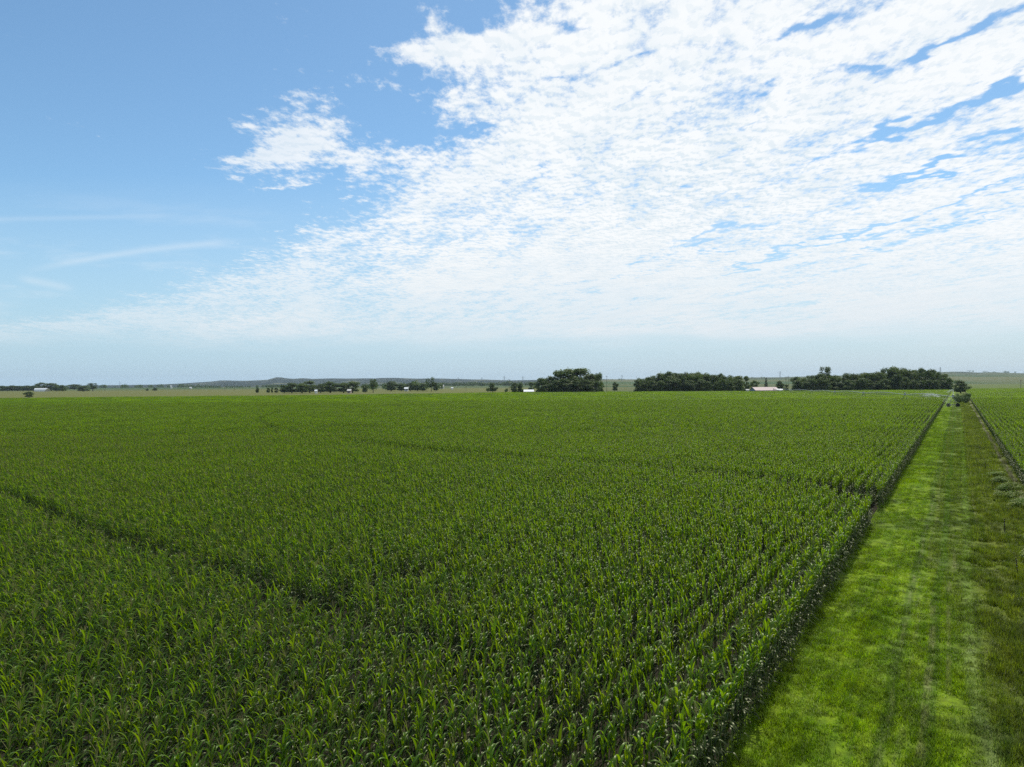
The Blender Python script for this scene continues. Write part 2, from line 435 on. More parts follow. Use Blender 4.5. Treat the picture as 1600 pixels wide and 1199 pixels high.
def lane_colour(N, P):
    """plant colours of the mown lane by distance across it"""
    x, y, z = N.sep(P)
    l = N.sub(N.mul(x, CA), N.mul(y, SA))
    s = N.add(N.mul(x, SA), N.mul(y, CA))
    LS = N.xyz(l, s)
    wv = N.noise(N.xyz(N.mul(l, 0.12), N.mul(s, 0.05)), 1.0, 3.0, 0.6)
    lw = N.add(l, N.mul(N.sub(wv, 0.5), 1.1))
    blot = N.noise(N.xyz(N.mul(l, 1.3), N.mul(s, 0.30)), 1.0, 6.0, 0.72)
    mow = N.noise(N.xyz(N.mul(l, 4.5), N.mul(s, 0.09), 2.0), 1.0, 4.0, 0.6)
    blot = N.add(N.mul(blot, 0.6), N.mul(mow, 0.4))
    spk = N.noise(P, 3.2, 5.0, 0.75)
    lime = N.mix(N.step(blot, 0.38, 0.62), (0.105, 0.190, 0.003), (0.195, 0.290, 0.004))
    olive = N.mix(N.step(blot, 0.36, 0.62), (0.078, 0.128, 0.007), (0.135, 0.190, 0.012))
    moss = N.mix(N.step(blot, 0.36, 0.62), (0.082, 0.126, 0.006), (0.155, 0.190, 0.014))
    # the lime strip widens towards the camera
    lim = N.curve(s, [(0, 0.2), (26, 0.2), (34, -0.3), (43, -1.7), (80, -2.1), (150, -2.0), (300, -1.8)], 0, 300, -3, 3)
    c = N.mix(N.step(N.sub(lw, lim), -0.45, 0.6), lime, olive)
    # alternate mower passes
    pas = N.m('SINE', N.mul(lw, 6.2))
    c = N.mix(N.mul(N.step(pas, 0.1, 0.9), N.mul(N.step(lw, -2.2, -1.9), N.step(lw, 0.1, -0.1))), c, N.mix(blot, (0.070, 0.140, 0.006), (0.120, 0.190, 0.01)))
    c = N.mix(N.step(lw, 0.4, 1.3), c, moss)
    # patches of dry growth
    dry = N.noise(N.xyz(N.mul(l, 0.55), N.mul(s, 0.12), 4.0), 1.0, 5.0, 0.7)
    dz_ = N.mul(N.step(dry, 0.50, 0.66), N.mul(N.step(lw, 1.1, 1.8), N.step(lw, 3.6, 2.8)))
    c = N.mix(N.mul(N.mul(dz_, 0.7), N.step(spk, 0.42, 0.6)), c, (0.165, 0.170, 0.095))
    # lime streak and pale wheel marks
    ctr = N.curve(s, [(0, 0.2), (14, 0.35), (16.5, 0.85), (21, 0.7), (25, 0.3), (40, 0.28), (60, 0.42), (110, 0.50), (300, 0.45)], 0, 300, -1, 1.2)
    dl = N.m('ABSOLUTE', N.sub(l, N.add(ctr, N.mul(N.sub(blot, 0.5), 0.12))))
    c = N.mix(N.mul(N.mul(N.step(dl, 0.26, 0.08), N.step(spk, 0.38, 0.56)), 0.8), c, N.mix(N.step(s, 28.0, 34.0), (0.20, 0.27, 0.07), (0.150, 0.230, 0.03)))
    for cen, w, amt, s0, s1 in ((-0.85, 0.17, 0.7, 38.0, 10.0), (-0.30, 0.12, 0.65, 52.0, 26.0), (0.95, 0.12, 0.7, 50.0, 140.0), (-1.75, 0.10, 0.4, 120.0, 30.0), (-1.35, 0.12, 0.3, 140.0, 40.0)):
        d2 = N.m('ABSOLUTE', N.sub(lw, cen))
        rag = N.step(N.noise(N.xyz(N.mul(l, 2.0), N.mul(s, 0.5), cen), 1.0, 4.0, 0.7), 0.42, 0.6)
        c = N.mix(N.mul(N.mul(N.step(d2, w, w * 0.3), rag), N.mul(N.step(s, s0, s0 - 6.0 if s0 > s1 else s0 + 8.0), amt)), c, (0.23, 0.25, 0.09))
    # dark spots across the lane; beside the left corn its shade is painted in
    bandn = N.noise(N.xyz(N.mul(l, 0.1), N.mul(s, 0.16), 7.0), 1.0, 4.0, 0.6)
    c = N.mix(N.mul(N.step(bandn, 0.52, 0.68), 0.45), c, (0.045, 0.075, 0.018))
    hem_shade = N.step(N.add(l, N.mul(N.sub(blot, 0.5), 0.8)), -4.0, -4.6)
    c = N.mix(N.mul(hem_shade, 0.15), c, (0.030, 0.050, 0.012))
    # bare sandy track along the right-hand corn
    tr = N.m('ABSOLUTE', N.sub(N.add(l, N.mul(N.sub(wv, 0.5), 0.6)), 4.25))
    c = N.mix(N.mul(N.mul(N.step(tr, 0.34, 0.12), N.step(blot, 0.40, 0.52)), N.step(s, 48.0, 62.0)), c, N.mix(spk, (0.12, 0.115, 0.075), (0.22, 0.21, 0.15)))
    f = N.mx(N.add(N.mul(spk, 2.7), -0.4), 0.22)
    return N.mix(1.0, c, N.xyz(f, f, f), 'MULTIPLY'), blot, spk

def lane_mat():
    m, N = new_mat('lane_turf')
    P = pos(N)
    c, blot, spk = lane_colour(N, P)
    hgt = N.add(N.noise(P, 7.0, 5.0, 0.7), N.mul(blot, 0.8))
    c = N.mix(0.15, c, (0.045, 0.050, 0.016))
    b = N.n('ShaderNodeBump'); b.inputs['Strength'].default_value = 0.9; b.inputs['Distance'].default_value = 0.12
    N.put(b.inputs['Height'], hgt)
    return finish(m, N, principled(N, c, 0.9, 0.15, normal=b.outputs[0]))
def grass_mat():
    m, N = new_mat('grass_blade')
    P = pos(N)
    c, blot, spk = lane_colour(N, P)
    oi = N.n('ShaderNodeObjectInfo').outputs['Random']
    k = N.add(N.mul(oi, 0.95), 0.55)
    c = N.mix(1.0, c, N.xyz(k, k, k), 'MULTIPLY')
    pr = principled(N, c, 0.5, 0.3, tint=(0.95, 1.0, 0.6))
    tr = N.n('ShaderNodeBsdfTranslucent')
    N.put(tr.inputs['Color'], N.mix(1.0, c, (1.5, 1.55, 1.0), 'MULTIPLY'))
    mx = N.n('ShaderNodeMixShader'); mx.inputs[0].default_value = 0.4
    m.node_tree.links.new(pr, mx.inputs[1]); m.node_tree.links.new(tr.outputs[0], mx.inputs[2])
    return finish(m, N, mx.outputs[0])
M['ground'] = ground_mat()
M['lane'] = lane_mat()
M['grass'] = grass_mat()

# ------------------------------------------------------------ ground with the far hills
PROF = [(-900, 5), (-200, 1), (0, 1.0), (200, 1.2), (250, 1.8), (280, 3.0), (330, 5.6), (345, 7.6), (375, 6.9), (400, 7.6), (418, 8.2), (435, 12.6), (448, 10.2),
        (460, 9.4), (472, 10.2), (490, 8.2), (520, 9.4), (545, 9.0), (600, 9.8), (622, 10.0), (645, 8.6), (700, 7.6), (760, 6.0), (800, 4.8),
        (870, 4.6), (950, 5.6), (1000, 5.0), (1080, 6.5), (1170, 6.9), (1240, 7.6), (1380, 10.0), (1475, 12.6), (1492, 13.2), (1510, 12.6), (1530, 11.4),
        (1552, 12.0), (1600, 10.9), (1700, 10.5), (2500, 8)]
PX_, PE_ = np.array([p[0] for p in PROF], float), np.array([p[1] for p in PROF], float)
def hill(x, y):
    if y < 1500: return 0.0
    px = 800 + FP * x / y
    e = float(np.interp(px, PX_, PE_))
    left = 1.0 if px < 700 else max(0.0, 1 - (px - 700) / 250.0)
    Y0, Y1 = 1800 + 2200 * left, 5200 + 2600 * left
    t = min(1.0, max(0.0, (y - Y0) / (Y1 - Y0)))
    k = t * t * (3 - 2 * t)
    hh = (H + e * Y1 / FP)
    n = noise.fractal(Vector((x * 0.0012, y * 0.0012, 3.0)), 1.0, 2.0, 5)
    return hh * k * (1 + 0.13 * n * (1 if t < 0.98 else 0.6)) + n * 3.0 * k
def build_ground():
    rad = [0] + list(np.geomspace(12, 15000, 110))
    azs = np.concatenate([np.linspace(-50, 50, 301), np.linspace(53, 307, 86)])
    V = [(0, 0, 0)]; F = []
    na = len(azs)
    for r in rad[1:]:
        for a in azs:
            x, y = r * math.sin(R(a)), r * math.cos(R(a))
            V.append((x, y, hill(x, y)))
    for j in range(na):
        F.append((0, 1 + (j + 1) % na, 1 + j))
    for i in range(len(rad) - 2):
        for j in range(na):
            a, b = 1 + i * na + j, 1 + i * na + (j + 1) % na
            F.append((a, b, b + na, a + na))
    me = bpy.data.meshes.new('ground'); me.from_pydata(V, [], F); me.materials.append(M['ground'])
    me.polygons.foreach_set('use_smooth', [True] * len(F)); me.update()
    o = mesh_obj('ground', me)
    o['kind'] = 'structure'
build_ground()
def build_lane():
    V, F = [], []
    ls = np.linspace(-5.0, 5.0, 21); sv = np.concatenate([np.arange(-30, 120, 0.8), np.arange(120, 720, 6.0)])
    for s in sv:
        for l in ls:
            x, y = from_ls(l, s)
            V.append((x, y, 0.01 + 0.05 * noise.noise(Vector((l * 0.7, s * 0.25, 0))) * (1 if abs(l) < 4.9 else 0) + 0.05))
    n = len(ls)
    for i in range(len(sv) - 1):
        for j in range(n - 1):
            a = i * n + j
            F.append((a, a + 1, a + n + 1, a + n))
    me = bpy.data.meshes.new('lane'); me.from_pydata(V, [], F); me.materials.append(M['lane'])
    me.polygons.foreach_set('use_smooth', [True] * len(F)); me.update()
    o = mesh_obj('lane', me); o['kind'] = 'structure'
build_lane()

# ------------------------------------------------------------ scattering: one object, points carrying instances
def scatter(name, pts, rots, scales, idx, protos, **tags):
    me = bpy.data.meshes.new(name)
    n = len(pts)
    me.vertices.add(n)
    me.vertices.foreach_set('co', np.asarray(pts, np.float32).ravel())
    for an, arr, ty in (('rot', rots, 'FLOAT_VECTOR'), ('scl', scales, 'FLOAT_VECTOR'), ('idx', idx, 'INT')):
        at = me.attributes.new(an, ty, 'POINT')
        if ty == 'INT': at.data.foreach_set('value', np.asarray(arr, np.int32))
        else: at.data.foreach_set('vector', np.asarray(arr, np.float32).ravel())
    me.update()
    o = mesh_obj(name, me)
    col = bpy.data.collections.new(name + '_kinds')
    for i, p in enumerate(protos):
        po = bpy.data.objects.new('plant_kind_%02d' % i, p)
        col.objects.link(po)
    g = bpy.data.node_groups.new(name + '_scatter', 'GeometryNodeTree')
    g.interface.new_socket('Geometry', in_out='INPUT', socket_type='NodeSocketGeometry')
    g.interface.new_socket('Geometry', in_out='OUTPUT', socket_type='NodeSocketGeometry')
    nd, lk = g.nodes, g.links
    gi, go = nd.new('NodeGroupInput'), nd.new('NodeGroupOutput')
    ci = nd.new('GeometryNodeCollectionInfo')
    ci.inputs['Collection'].default_value = col
    ci.inputs['Separate Children'].default_value = True
    ci.inputs['Reset Children'].default_value = True
    def attr(an, ty):
        a = nd.new('GeometryNodeInputNamedAttribute'); a.data_type = ty
        a.inputs['Name'].default_value = an
        return a.outputs['Attribute']
    ip = nd.new('GeometryNodeInstanceOnPoints')
    er = nd.new('FunctionNodeEulerToRotation')
    lk.new(attr('rot', 'FLOAT_VECTOR'), er.inputs[0])
    lk.new(gi.outputs[0], ip.inputs['Points'])
    lk.new(ci.outputs[0], ip.inputs['Instance'])
    ip.inputs['Pick Instance'].default_value = True
    lk.new(attr('idx', 'INT'), ip.inputs['Instance Index'])
    lk.new(er.outputs[0], ip.inputs['Rotation'])
    lk.new(attr('scl', 'FLOAT_VECTOR'), ip.inputs['Scale'])
    lk.new(ip.outputs[0], go.inputs[0])
    md = o.modifiers.new('scatter', 'NODES'); md.node_group = g
    tag(o, tags.get('label'), tags.get('cat'), kind='stuff')
    return o

# ------------------------------------------------------------ corn
def corn_leaf(mb, z, az, L, wid, el, droop, seg, ox=0, oy=0, sc=1.0, m=0, side=0.0):
    """one arching blade folded along its midrib"""
    ca, sa = math.cos(az), math.sin(az)
    r, h = 0.012, z
    pts = []
    for i in range(seg + 1):
        t = i / seg
        a = el - droop * (t ** 1.35)
        if i: 
            r += math.cos(a) * L / seg; h += math.sin(a) * L / seg
        w = wid * (0.45 + 1.6 * t) if t < 0.25 else wid * 0.85 * math.cos((t - 0.25) / 0.75 * math.pi / 2) ** 0.75
        w = max(w, 0.002) * 0.5
        nx, nz = -math.sin(a), math.cos(a)
        lat = side * t * t * L
        pts.append((r, h, w, nx, nz, lat))
    b = len(mb.v)
    for (r_, h_, w, nx, nz, lat) in pts:
        for k, up in ((-1, 0.32), (0, 0.0), (1, 0.32)):
            rr = r_ + nx * up * w; hh = h_ + nz * up * w; ll = lat + k * w
            mb.v.append((ox + (rr * ca - ll * sa) * sc, oy + (rr * sa + ll * ca) * sc, hh * sc))
    for i in range(seg):
        for k in range(2):
            a = b + i * 3 + k
            mb.f.append((a, a + 1, a + 4, a + 3)); mb.mi.append(m)
def corn_plant(mb, rnd, seg=5, n=12, zmin=0.35, ox=0, oy=0, sc=1.0, stalk=True, wmul=1.0, tassel=0.4):
    hgt = rnd.uniform(1.75, 1.98)
    plane = rnd.uniform(-0.25, 0.25) + math.pi / 2
    for i in range(n):
        f = i / (n - 1)
        z = zmin + (hgt - zmin) * f ** 0.85
        az = plane + (math.pi if i % 2 else 0) + rnd.gauss(0, 0.42)
        if f > 0.60:
            el = R(rnd.uniform(64, 87)); dr = R(rnd.uniform(5, 70) if rnd.random() < 0.7 else rnd.uniform(70, 130)); L = rnd.uniform(0.26, 0.44)
        elif f > 0.35:
            z -= 0.22
            el = R(rnd.uniform(50, 68)); dr = R(rnd.uniform(95, 160)); L = rnd.uniform(0.38, 0.54)
        else:
            el = R(rnd.uniform(35, 55)); dr = R(rnd.uniform(70, 130)); L = rnd.uniform(0.32, 0.46)
        corn_leaf(mb, z, az, L, rnd.uniform(0.060, 0.090) * wmul, el, dr, seg, ox, oy, sc, 0, rnd.uniform(-0.25, 0.25))
    if stalk:
        mb.tube((ox, oy, 0), (ox, oy, hgt * sc), 0.013, 0.007, 4, 1, False)
    if rnd.random() < tassel:
        for k in range(5):
            a = rnd.uniform(0, 6.28); q = rnd.uniform(0.05, 0.14)
            t0 = Vector((ox, oy, hgt * sc)); t1 = t0 + Vector((math.cos(a) * q, math.sin(a) * q, rnd.uniform(0.18, 0.30)))
            mb.tube(t0, t1, 0.006, 0.004, 3, 2, False)
CM = [M['corn'], M['stalk'], M['tassel']]
rp = random.Random(11)
near_protos = []
for i in range(10):
    mb = MB(); corn_plant(mb, rp, 6, 14); near_protos.append(mb.mesh('corn_near', CM, True))
row_protos = []
for i in range(6):
    mb = MB()
    for k in range(12):
        corn_plant(mb, rp, 4, 9, 0.9, rp.gauss(0, 0.04), -1.0 + (k + 0.5) * 2.0 / 12, rp.uniform(0.88, 1.08), True, 1.1, 0.3)
    row_protos.append(mb.mesh('corn_row', CM, True))
tile_protos = []
for i in range(3):
    mb = MB()
    for rr in range(8):
        for k in range(30):
            corn_plant(mb, rp, 3, 6, 1.25, (rr - 3.5) * 0.76 + rp.gauss(0, 0.05), -3.0 + (k + 0.5) * 0.2, rp.uniform(0.88, 1.1), False, 1.25, 0.0)
    tile_protos.append(mb.mesh('corn_tile', CM, True))

def ground_of(pts, h):
    """photograph points on the plane h below the camera"""
    out = []
    for px, py in pts:
        Y = h * FP / (py - hz(px))
        out.append(((px - 800) / FP * Y, Y))
    return out
TRACKS = [(ground_of([(-160, 715), (-60, 745), (10, 768), (75, 793), (130, 818), (215, 842), (300, 868), (380, 892), (455, 920), (500, 934)], 7.4), 0.62),
          (ground_of([(500, 934), (570, 962), (650, 988), (740, 1015), (860, 1045)], 7.4), 0.36),
          (ground_of([(470, 928), (560, 905), (640, 885), (700, 872)], 7.4), 0.5),
          (ground_of([(745, 792), (830, 858)], 7.4), 0.0),
          (ground_of([(540, 683), (620, 692), (700, 700), (780, 706), (860, 712), (960, 719),
                      (1050, 726), (1150, 735), (1250, 746), (1330, 754), (1405, 770)], 7.2), 1.2),
          (ground_of([(660, 632), (520, 637), (440, 641), (407, 650), (413, 660), (440, 668), (540, 683)], 7.2), 0.22),
          (ground_of([(-100, 692), (0, 688), (200, 680), (360, 671), (440, 667), (620, 660), (760, 656)], 7.2), 0.35),
          (ground_of([(1180, 640), (1000, 637), (850, 640), (700, 634), (560, 633)], 7.2), 1.0),
          (ground_of([(1405, 771), (1345, 757)], 7.2), 2.1)]
def track_dist(P, line, w):
    """True where a point lies in the wheel track"""
    hit = np.zeros(len(P), bool)
    for (a, b) in zip(line[:-1], line[1:]):
        a, b = np.array(a), np.array(b)
        d = b - a; L2 = float(d @ d)
        t = np.clip(((P - a) @ d) / L2, 0, 1)
        q = P - (a + t[:, None] * d)
        hit |= (q ** 2).sum(1) < w * w
    return hit
def field_noise(P, sc, seed):
    return np.array([noise.noise(Vector((p[0] * sc, p[1] * sc, seed))) for p in P])
Y_IND, Y_ROW, Y_END = 105.0, 300.0, 578.0
def corn_points(rows, smax, sel):
    l, s = np.meshgrid(rows, np.arange(-8, smax, 0.15))
    l = l.ravel() + rng.normal(0, 0.022, l.size); s = s.ravel() + rng.normal(0, 0.05, s.size)
    X, Y = l * CA + s * SA, -l * SA + s * CA
    k = sel(X, Y)
    return np.stack([X[k], Y[k]], 1)
def build_corn(name, rows, label, yend, seed, sgn):
    rows = np.array(rows)
    kinds = near_protos + row_protos + tile_protos
    P = corn_points(rows, 260, lambda X, Y: (Y > 2) & (Y < Y_IND) & (np.abs(X) < 0.80 * Y + 9))
    for line, w in TRACKS:
        if w: P = P[~(track_dist(P, line, w) & (rng.random(len(P)) < 0.9))]
    P = P[rng.random(len(P)) > 0.03]
    n = len(P)
    fn = field_noise(P, 0.11, seed) * 0.08 + field_noise(P, 0.6, seed) * 0.06
    sc = 1.0 + fn + rng.normal(0, 0.045, n)
    rz = rng.uniform(-0.2, 0.2, n) + np.where(rng.random(n) < 0.5, math.pi, 0) - AROW
    lat = np.abs(P[:, 0] * CA - P[:, 1] * SA)           # the outermost rows spread their leaves over the lane
    rz = np.where(lat < 5.9, rz + rng.uniform(-1.3, 1.3, n), rz)
    rots = np.stack([rng.normal(0, 0.04, n), rng.normal(0, 0.04, n), rz], 1)
    pts = np.concatenate([P, np.zeros((n, 1))], 1)
    A = [pts, rots, np.stack([sc * np.where(lat < 5.9, 1.0, 0.72), sc, sc], 1), rng.integers(0, 10, n)]
    out = [A]
    # two-metre lengths of row
    rr, ss_ = np.meshgrid(rows, np.arange(-20, 640, 2.0))
    rr, ss_ = rr.ravel(), ss_.ravel() + rng.uniform(-0.4, 0.4, rr.size)
    X, Y = rr * CA + ss_ * SA, -rr * SA + ss_ * CA
    k = (Y >= Y_IND) & (Y < Y_ROW) & (np.abs(X) < 0.80 * Y + 9)
    P = np.stack([X[k], Y[k]], 1)
    for line, w in TRACKS:
        if w: P = P[~track_dist(P, line, w + 0.45)]
    n = len(P)
    sc = 1.0 + field_noise(P, 0.06, seed) * 0.10 + rng.normal(0, 0.05, n)
    fl = np.where(rng.random(n) < 0.5, math.pi, 0)
    out.append([np.concatenate([P, np.zeros((n, 1))], 1), np.stack([np.zeros(n), np.zeros(n), -AROW + fl], 1),
                np.stack([np.full(n, 0.72), np.ones(n), sc], 1), 10 + rng.integers(0, 6, n)])
    # eight-row blocks
    r0 = rows[0] + sgn * 3.5 * 0.76
    rr, ss_ = np.meshgrid(r0 + sgn * 6.08 * np.arange(0, 260), np.arange(40, 1100, 6.0))
    rr, ss_ = rr.ravel(), ss_.ravel()
    X, Y = rr * CA + ss_ * SA, -rr * SA + ss_ * CA
    yl = yend(X)
    k = (Y >= Y_ROW + 1.5) & (Y < yl) & (np.abs(X) < 0.80 * Y + 9)
    P = np.stack([X[k], Y[k]], 1)
    for line, w in TRACKS:
        if w: P = P[~track_dist(P, line, 2.6)] if False else P
    n = len(P)
    sc = 1.0 + field_noise(P, 0.03, seed) * 0.08 + rng.normal(0, 0.03, n)
    fl = np.where(rng.random(n) < 0.5, math.pi, 0)
    out.append([np.concatenate([P, np.zeros((n, 1))], 1), np.stack([np.zeros(n), np.zeros(n), -AROW + fl], 1),
                np.stack([np.ones(n), np.ones(n), sc], 1), 16 + rng.integers(0, 3, n)])
    cat = [np.concatenate([o[i] for o in out]) for i in range(4)]
    print(name, [len(o[0]) for o in out])
    return scatter(name, *cat, kinds, label=label, cat='corn')
build_corn('corn_field', -4.85 - 0.76 * np.arange(0, 420), 'large field of tall green corn filling the left of the grass lane',
           lambda X: np.interp(X, EDGE_X, EDGE_Y), 1.0, -1)
build_corn('corn_field', 4.85 + 0.76 * np.arange(0, 260), 'narrow wedge of green corn to the right of the grass lane',
           lambda X: np.full(X.shape, 640.0), 5.0, 1)

# ------------------------------------------------------------ grass in the lane
def tuft(rnd, n, hmin, hmax, rad, wid, lean):
    mb = MB()
    for i in range(n):
        a, q = rnd.uniform(0, 6.28), rad * math.sqrt(rnd.random())
        x, y = q * math.cos(a), q * math.sin(a)
        h = rnd.uniform(hmin, hmax); d = rnd.uniform(0, 6.28); ln = h * rnd.uniform(0.2, lean)
        w = wid * rnd.uniform(0.6, 1.2)
        px_, py_ = -math.sin(d) * w, math.cos(d) * w
        mx_, my_ = x + math.cos(d) * ln * 0.35, y + math.sin(d) * ln * 0.35
        tx, ty = x + math.cos(d) * ln, y + math.sin(d) * ln
        b = len(mb.v)
        mb.v += [(x - px_, y - py_, 0), (x + px_, y + py_, 0), (mx_ + px_ * .8, my_ + py_ * .8, h * 0.6), (mx_ - px_ * .8, my_ - py_ * .8, h * 0.6), (tx, ty, h)]
        mb.f += [(b, b + 1, b + 2, b + 3), (b + 3, b + 2, b + 4)]; mb.mi += [0, 0]
    return mb.mesh('grass_tuft', [M['grass']])
rt = random.Random(5)
gp = [tuft(rt, 60, 0.05, 0.15, 0.26, 0.009, 1.3) for _ in range(4)] + [tuft(rt, 55, 0.10, 0.30, 0.24, 0.010, 1.0) for _ in range(4)] \
   + [tuft(rt, 90, 0.06, 0.17, 0.7, 0.014, 1.0) for _ in range(2)] + [tuft(rt, 80, 0.15, 0.40, 0.6, 0.016, 0.9) for _ in range(2)]
def build_grass():
    Ps, Ks, Ss = [], [], []
    for s0, s1, dens, far in ((8, 34, 20, 0), (34, 70, 11, 0), (70, 150, 3.2, 1), (150, 250, 1.2, 1), (250, 400, 0.5, 1)):
        n = int((s1 - s0) * 9.8 * dens)
        l = rng.uniform(-4.9, 4.9, n); s = rng.uniform(s0, s1, n)
        clump = np.array([noise.noise(Vector((a * 0.9, b * 0.45, 2.0))) for a, b in zip(l, s)])
        tall = (l + clump * 0.9 > 0.95)
        keep = ~((np.abs(l - 4.25) < 0.32) & (s > 52)) & (rng.random(n) < 0.8 + clump * 0.9)
        # worn wheel marks stay short
        k = np.where(tall, 4, 0) + rng.integers(0, 4, n)
        if far: k = np.where(tall, 10, 8) + rng.integers(0, 2, n)
        sc = 0.95 + 0.6 * clump + rng.uniform(-0.35, 0.45, n)
        l, s, k, sc = l[keep], s[keep], k[keep], sc[keep]
        X, Y = l * CA + s * SA, -l * SA + s * CA
        Ps.append(np.stack([X, Y, np.full(len(X), 0.055)], 1)); Ks.append(k); Ss.append(np.clip(sc, 0.4, 1.6))
    P, K, S = np.concatenate(Ps), np.concatenate(Ks), np.concatenate(Ss)
    n = len(P)
    print('grass', n)
    rots = np.stack([np.zeros(n), np.zeros(n), rng.uniform(0, 6.28, n)], 1)
    scatter('grass', P, rots, np.stack([np.ones(n), np.ones(n), S], 1), K, gp, label='bright green mown grass covering the lane between both corn fields', cat='grass')
build_grass()

# ------------------------------------------------------------ trees
def leaf_cluster(mb, c, rad, n, size, rnd, flat=0.8, shell=0.45):
    """loose leaf sprays filling one lobe of a crown"""
    for _ in range(n):
        u = rnd.uniform(-1, 1); a = rnd.uniform(0, 6.2832)
        q = (shell + (1 - shell) * rnd.random()) * (1 + rnd.gauss(0, 0.10))
        sx = math.sqrt(1 - u * u)
        d = Vector((sx * math.cos(a), sx * math.sin(a), u))
        p = Vector((c[0] + d.x * rad * q, c[1] + d.y * rad * q, c[2] + d.z * rad * q * flat))
        nrm = (d + Vector((rnd.gauss(0, .6), rnd.gauss(0, .6), rnd.gauss(0, .6) + 0.3))).normalized()
        t = nrm.orthogonal().normalized(); b = nrm.cross(t)
        an = rnd.uniform(0, 6.28)
        t, b = t * math.cos(an) + b * math.sin(an), b * math.cos(an) - t * math.sin(an)
        s = size * rnd.uniform(0.6, 1.3)
        k = len(mb.v)
        mb.v += [tuple(p - t * s), tuple(p + b * s * 0.55 - t * s * 0.1), tuple(p + t * s), tuple(p - b * s * 0.55 + t * s * 0.2)]
        mb.f.append((k, k + 1, k + 2, k + 3)); mb.mi.append(0)
def make_kind(seed, kind):
    """crown and trunk meshes of a tree 1 unit = 1 m, about 16 m tall (bushes 4 m)"""
    rnd = random.Random(seed)
    cr, tr = MB(), MB()
    lobes = []
    if kind == 'broad':
        Hh = 16.0
        for i in range(13):
            f = rnd.random()
            z = Hh * (0.26 + 0.62 * f)
            w = 4.6 * math.sin(math.pi * min(0.97, 0.22 + 0.68 * f)) ** 0.8
            a = i * 2.4 + rnd.uniform(-.5, .5)
            q = w * rnd.uniform(0.35, 1.0)
            lobes.append((q * math.cos(a), q * math.sin(a), z, rnd.uniform(1.7, 3.0)))
        lobes.append((0.4, 0, Hh * 0.84, 2.4))
        for i in range(5):
            a = i * 1.3; lobes.append((2.6 * math.cos(a), 2.6 * math.sin(a), Hh * 0.2, 2.3))
        base = 3.0
    elif kind == 'cottonwood':
        Hh = 16.0
        for i in range(16):
            f = rnd.random()
            z = Hh * (0.30 + 0.60 * f)
            w = (3.0 + 3.2 * f) * (1.0 if f < 0.8 else 0.75)
            a = i * 2.4 + rnd.uniform(-.6, .6); q = w * rnd.uniform(0.3, 1.0)
            lobes.append((q * math.cos(a), q * math.sin(a), z, rnd.uniform(1.7, 2.9)))
        base = 4.0
    elif kind == 'sparse':
        Hh = 16.0
        for i in range(12):
            f = (i + rnd.random()) / 12
            z = Hh * (0.30 + 0.62 * f); a = i * 2.2; q = rnd.uniform(0.6, 3.0)
            lobes.append((q * math.cos(a), q * math.sin(a), z, rnd.uniform(1.2, 2.2)))
        base = 4.5
    elif kind == 'cedar':
        Hh = 16.0
        for i in range(15):
            f = i / 14
            z = Hh * (0.10 + 0.84 * f); w = 3.3 * (1 - f) ** 0.75; a = i * 2.4
            lobes.append((w * 0.5 * math.cos(a), w * 0.5 * math.sin(a), z, 0.7 + w * 0.62))
        base = 1.0
    else:   # bush, wide and low
        Hh = 4.0
        for i in range(11):
            a = i * 2.4; q = rnd.uniform(0.2, 1.9)
            lobes.append((q * math.cos(a), q * math.sin(a), rnd.uniform(0.9, 2.7), rnd.uniform(0.8, 1.25)))
        base = 0.3
    per = {'broad': 150, 'cottonwood': 130, 'sparse': 110, 'cedar': 120, 'bush': 150}[kind]
    sz = {'broad': 0.42, 'cottonwood': 0.36, 'sparse': 0.30, 'cedar': 0.30, 'bush': 0.16}[kind]
    for (x, y, z, r_) in lobes:
        n = int(per * (r_ / 2.2) ** 2 + 40) if kind != 'bush' else per
        leaf_cluster(cr, (x, y, z), r_, n, sz, rnd)
    # trunk with limbs reaching into the lobes
    tw = 0.38 if kind != 'bush' else 0.07
    lean = rnd.uniform(-.4, .4)
    ptsn = [Vector((0, 0, 0)), Vector((lean * .3, 0.1, base)), Vector((lean, -0.1, Hh * 0.5)), Vector((lean * .6, 0, Hh * 0.82))]
    tr.path(ptsn, [tw * 1.25, tw, tw * 0.6, tw * 0.15], 7)
    for (x, y, z, r_) in lobes[::2]:
        z0 = min(z * 0.6, Hh * 0.6); z0 = max(z0, base * 0.7)
        s0 = Vector((lean * z0 / Hh, 0, z0)); e0 = Vector((x, y, z))
        mid_ = s0.lerp(e0, 0.5) + Vector((0, 0, 0.06 * Hh * 0.3))
        tr.path([s0, mid_, e0], [tw * 0.38, tw * 0.25, tw * 0.08], 5)
    return cr, tr, Hh, max(math.hypot(l[0], l[1]) + l[3] for l in lobes) * 2
KINDS = {}
def kinds_of(kind, mat, n, seed):
    out = []
    for i in range(n):
        cr, tr, hh, ww = make_kind(seed + i, kind)
        out.append((cr.mesh('crown', [M[mat]]), tr.mesh('trunk', [M['bark']], True), hh, ww))
    KINDS[(kind, mat)] = out
kinds_of('broad', 'crown_dark', 5, 20)
kinds_of('broad', 'crown_mid', 3, 40)
kinds_of('cottonwood', 'crown_dark', 3, 60)
kinds_of('cottonwood', 'crown_mid', 2, 66)
kinds_of('sparse', 'crown_dark', 2, 80)
kinds_of('cedar', 'crown_cedar', 2, 90)
kinds_of('bush', 'crown_dark', 2, 100)
kinds_of('bush', 'crown_grey', 3, 110)
kinds_of('bush', 'weed', 3, 120)
tr_rnd = random.Random(77)
CROP_H = 2.3
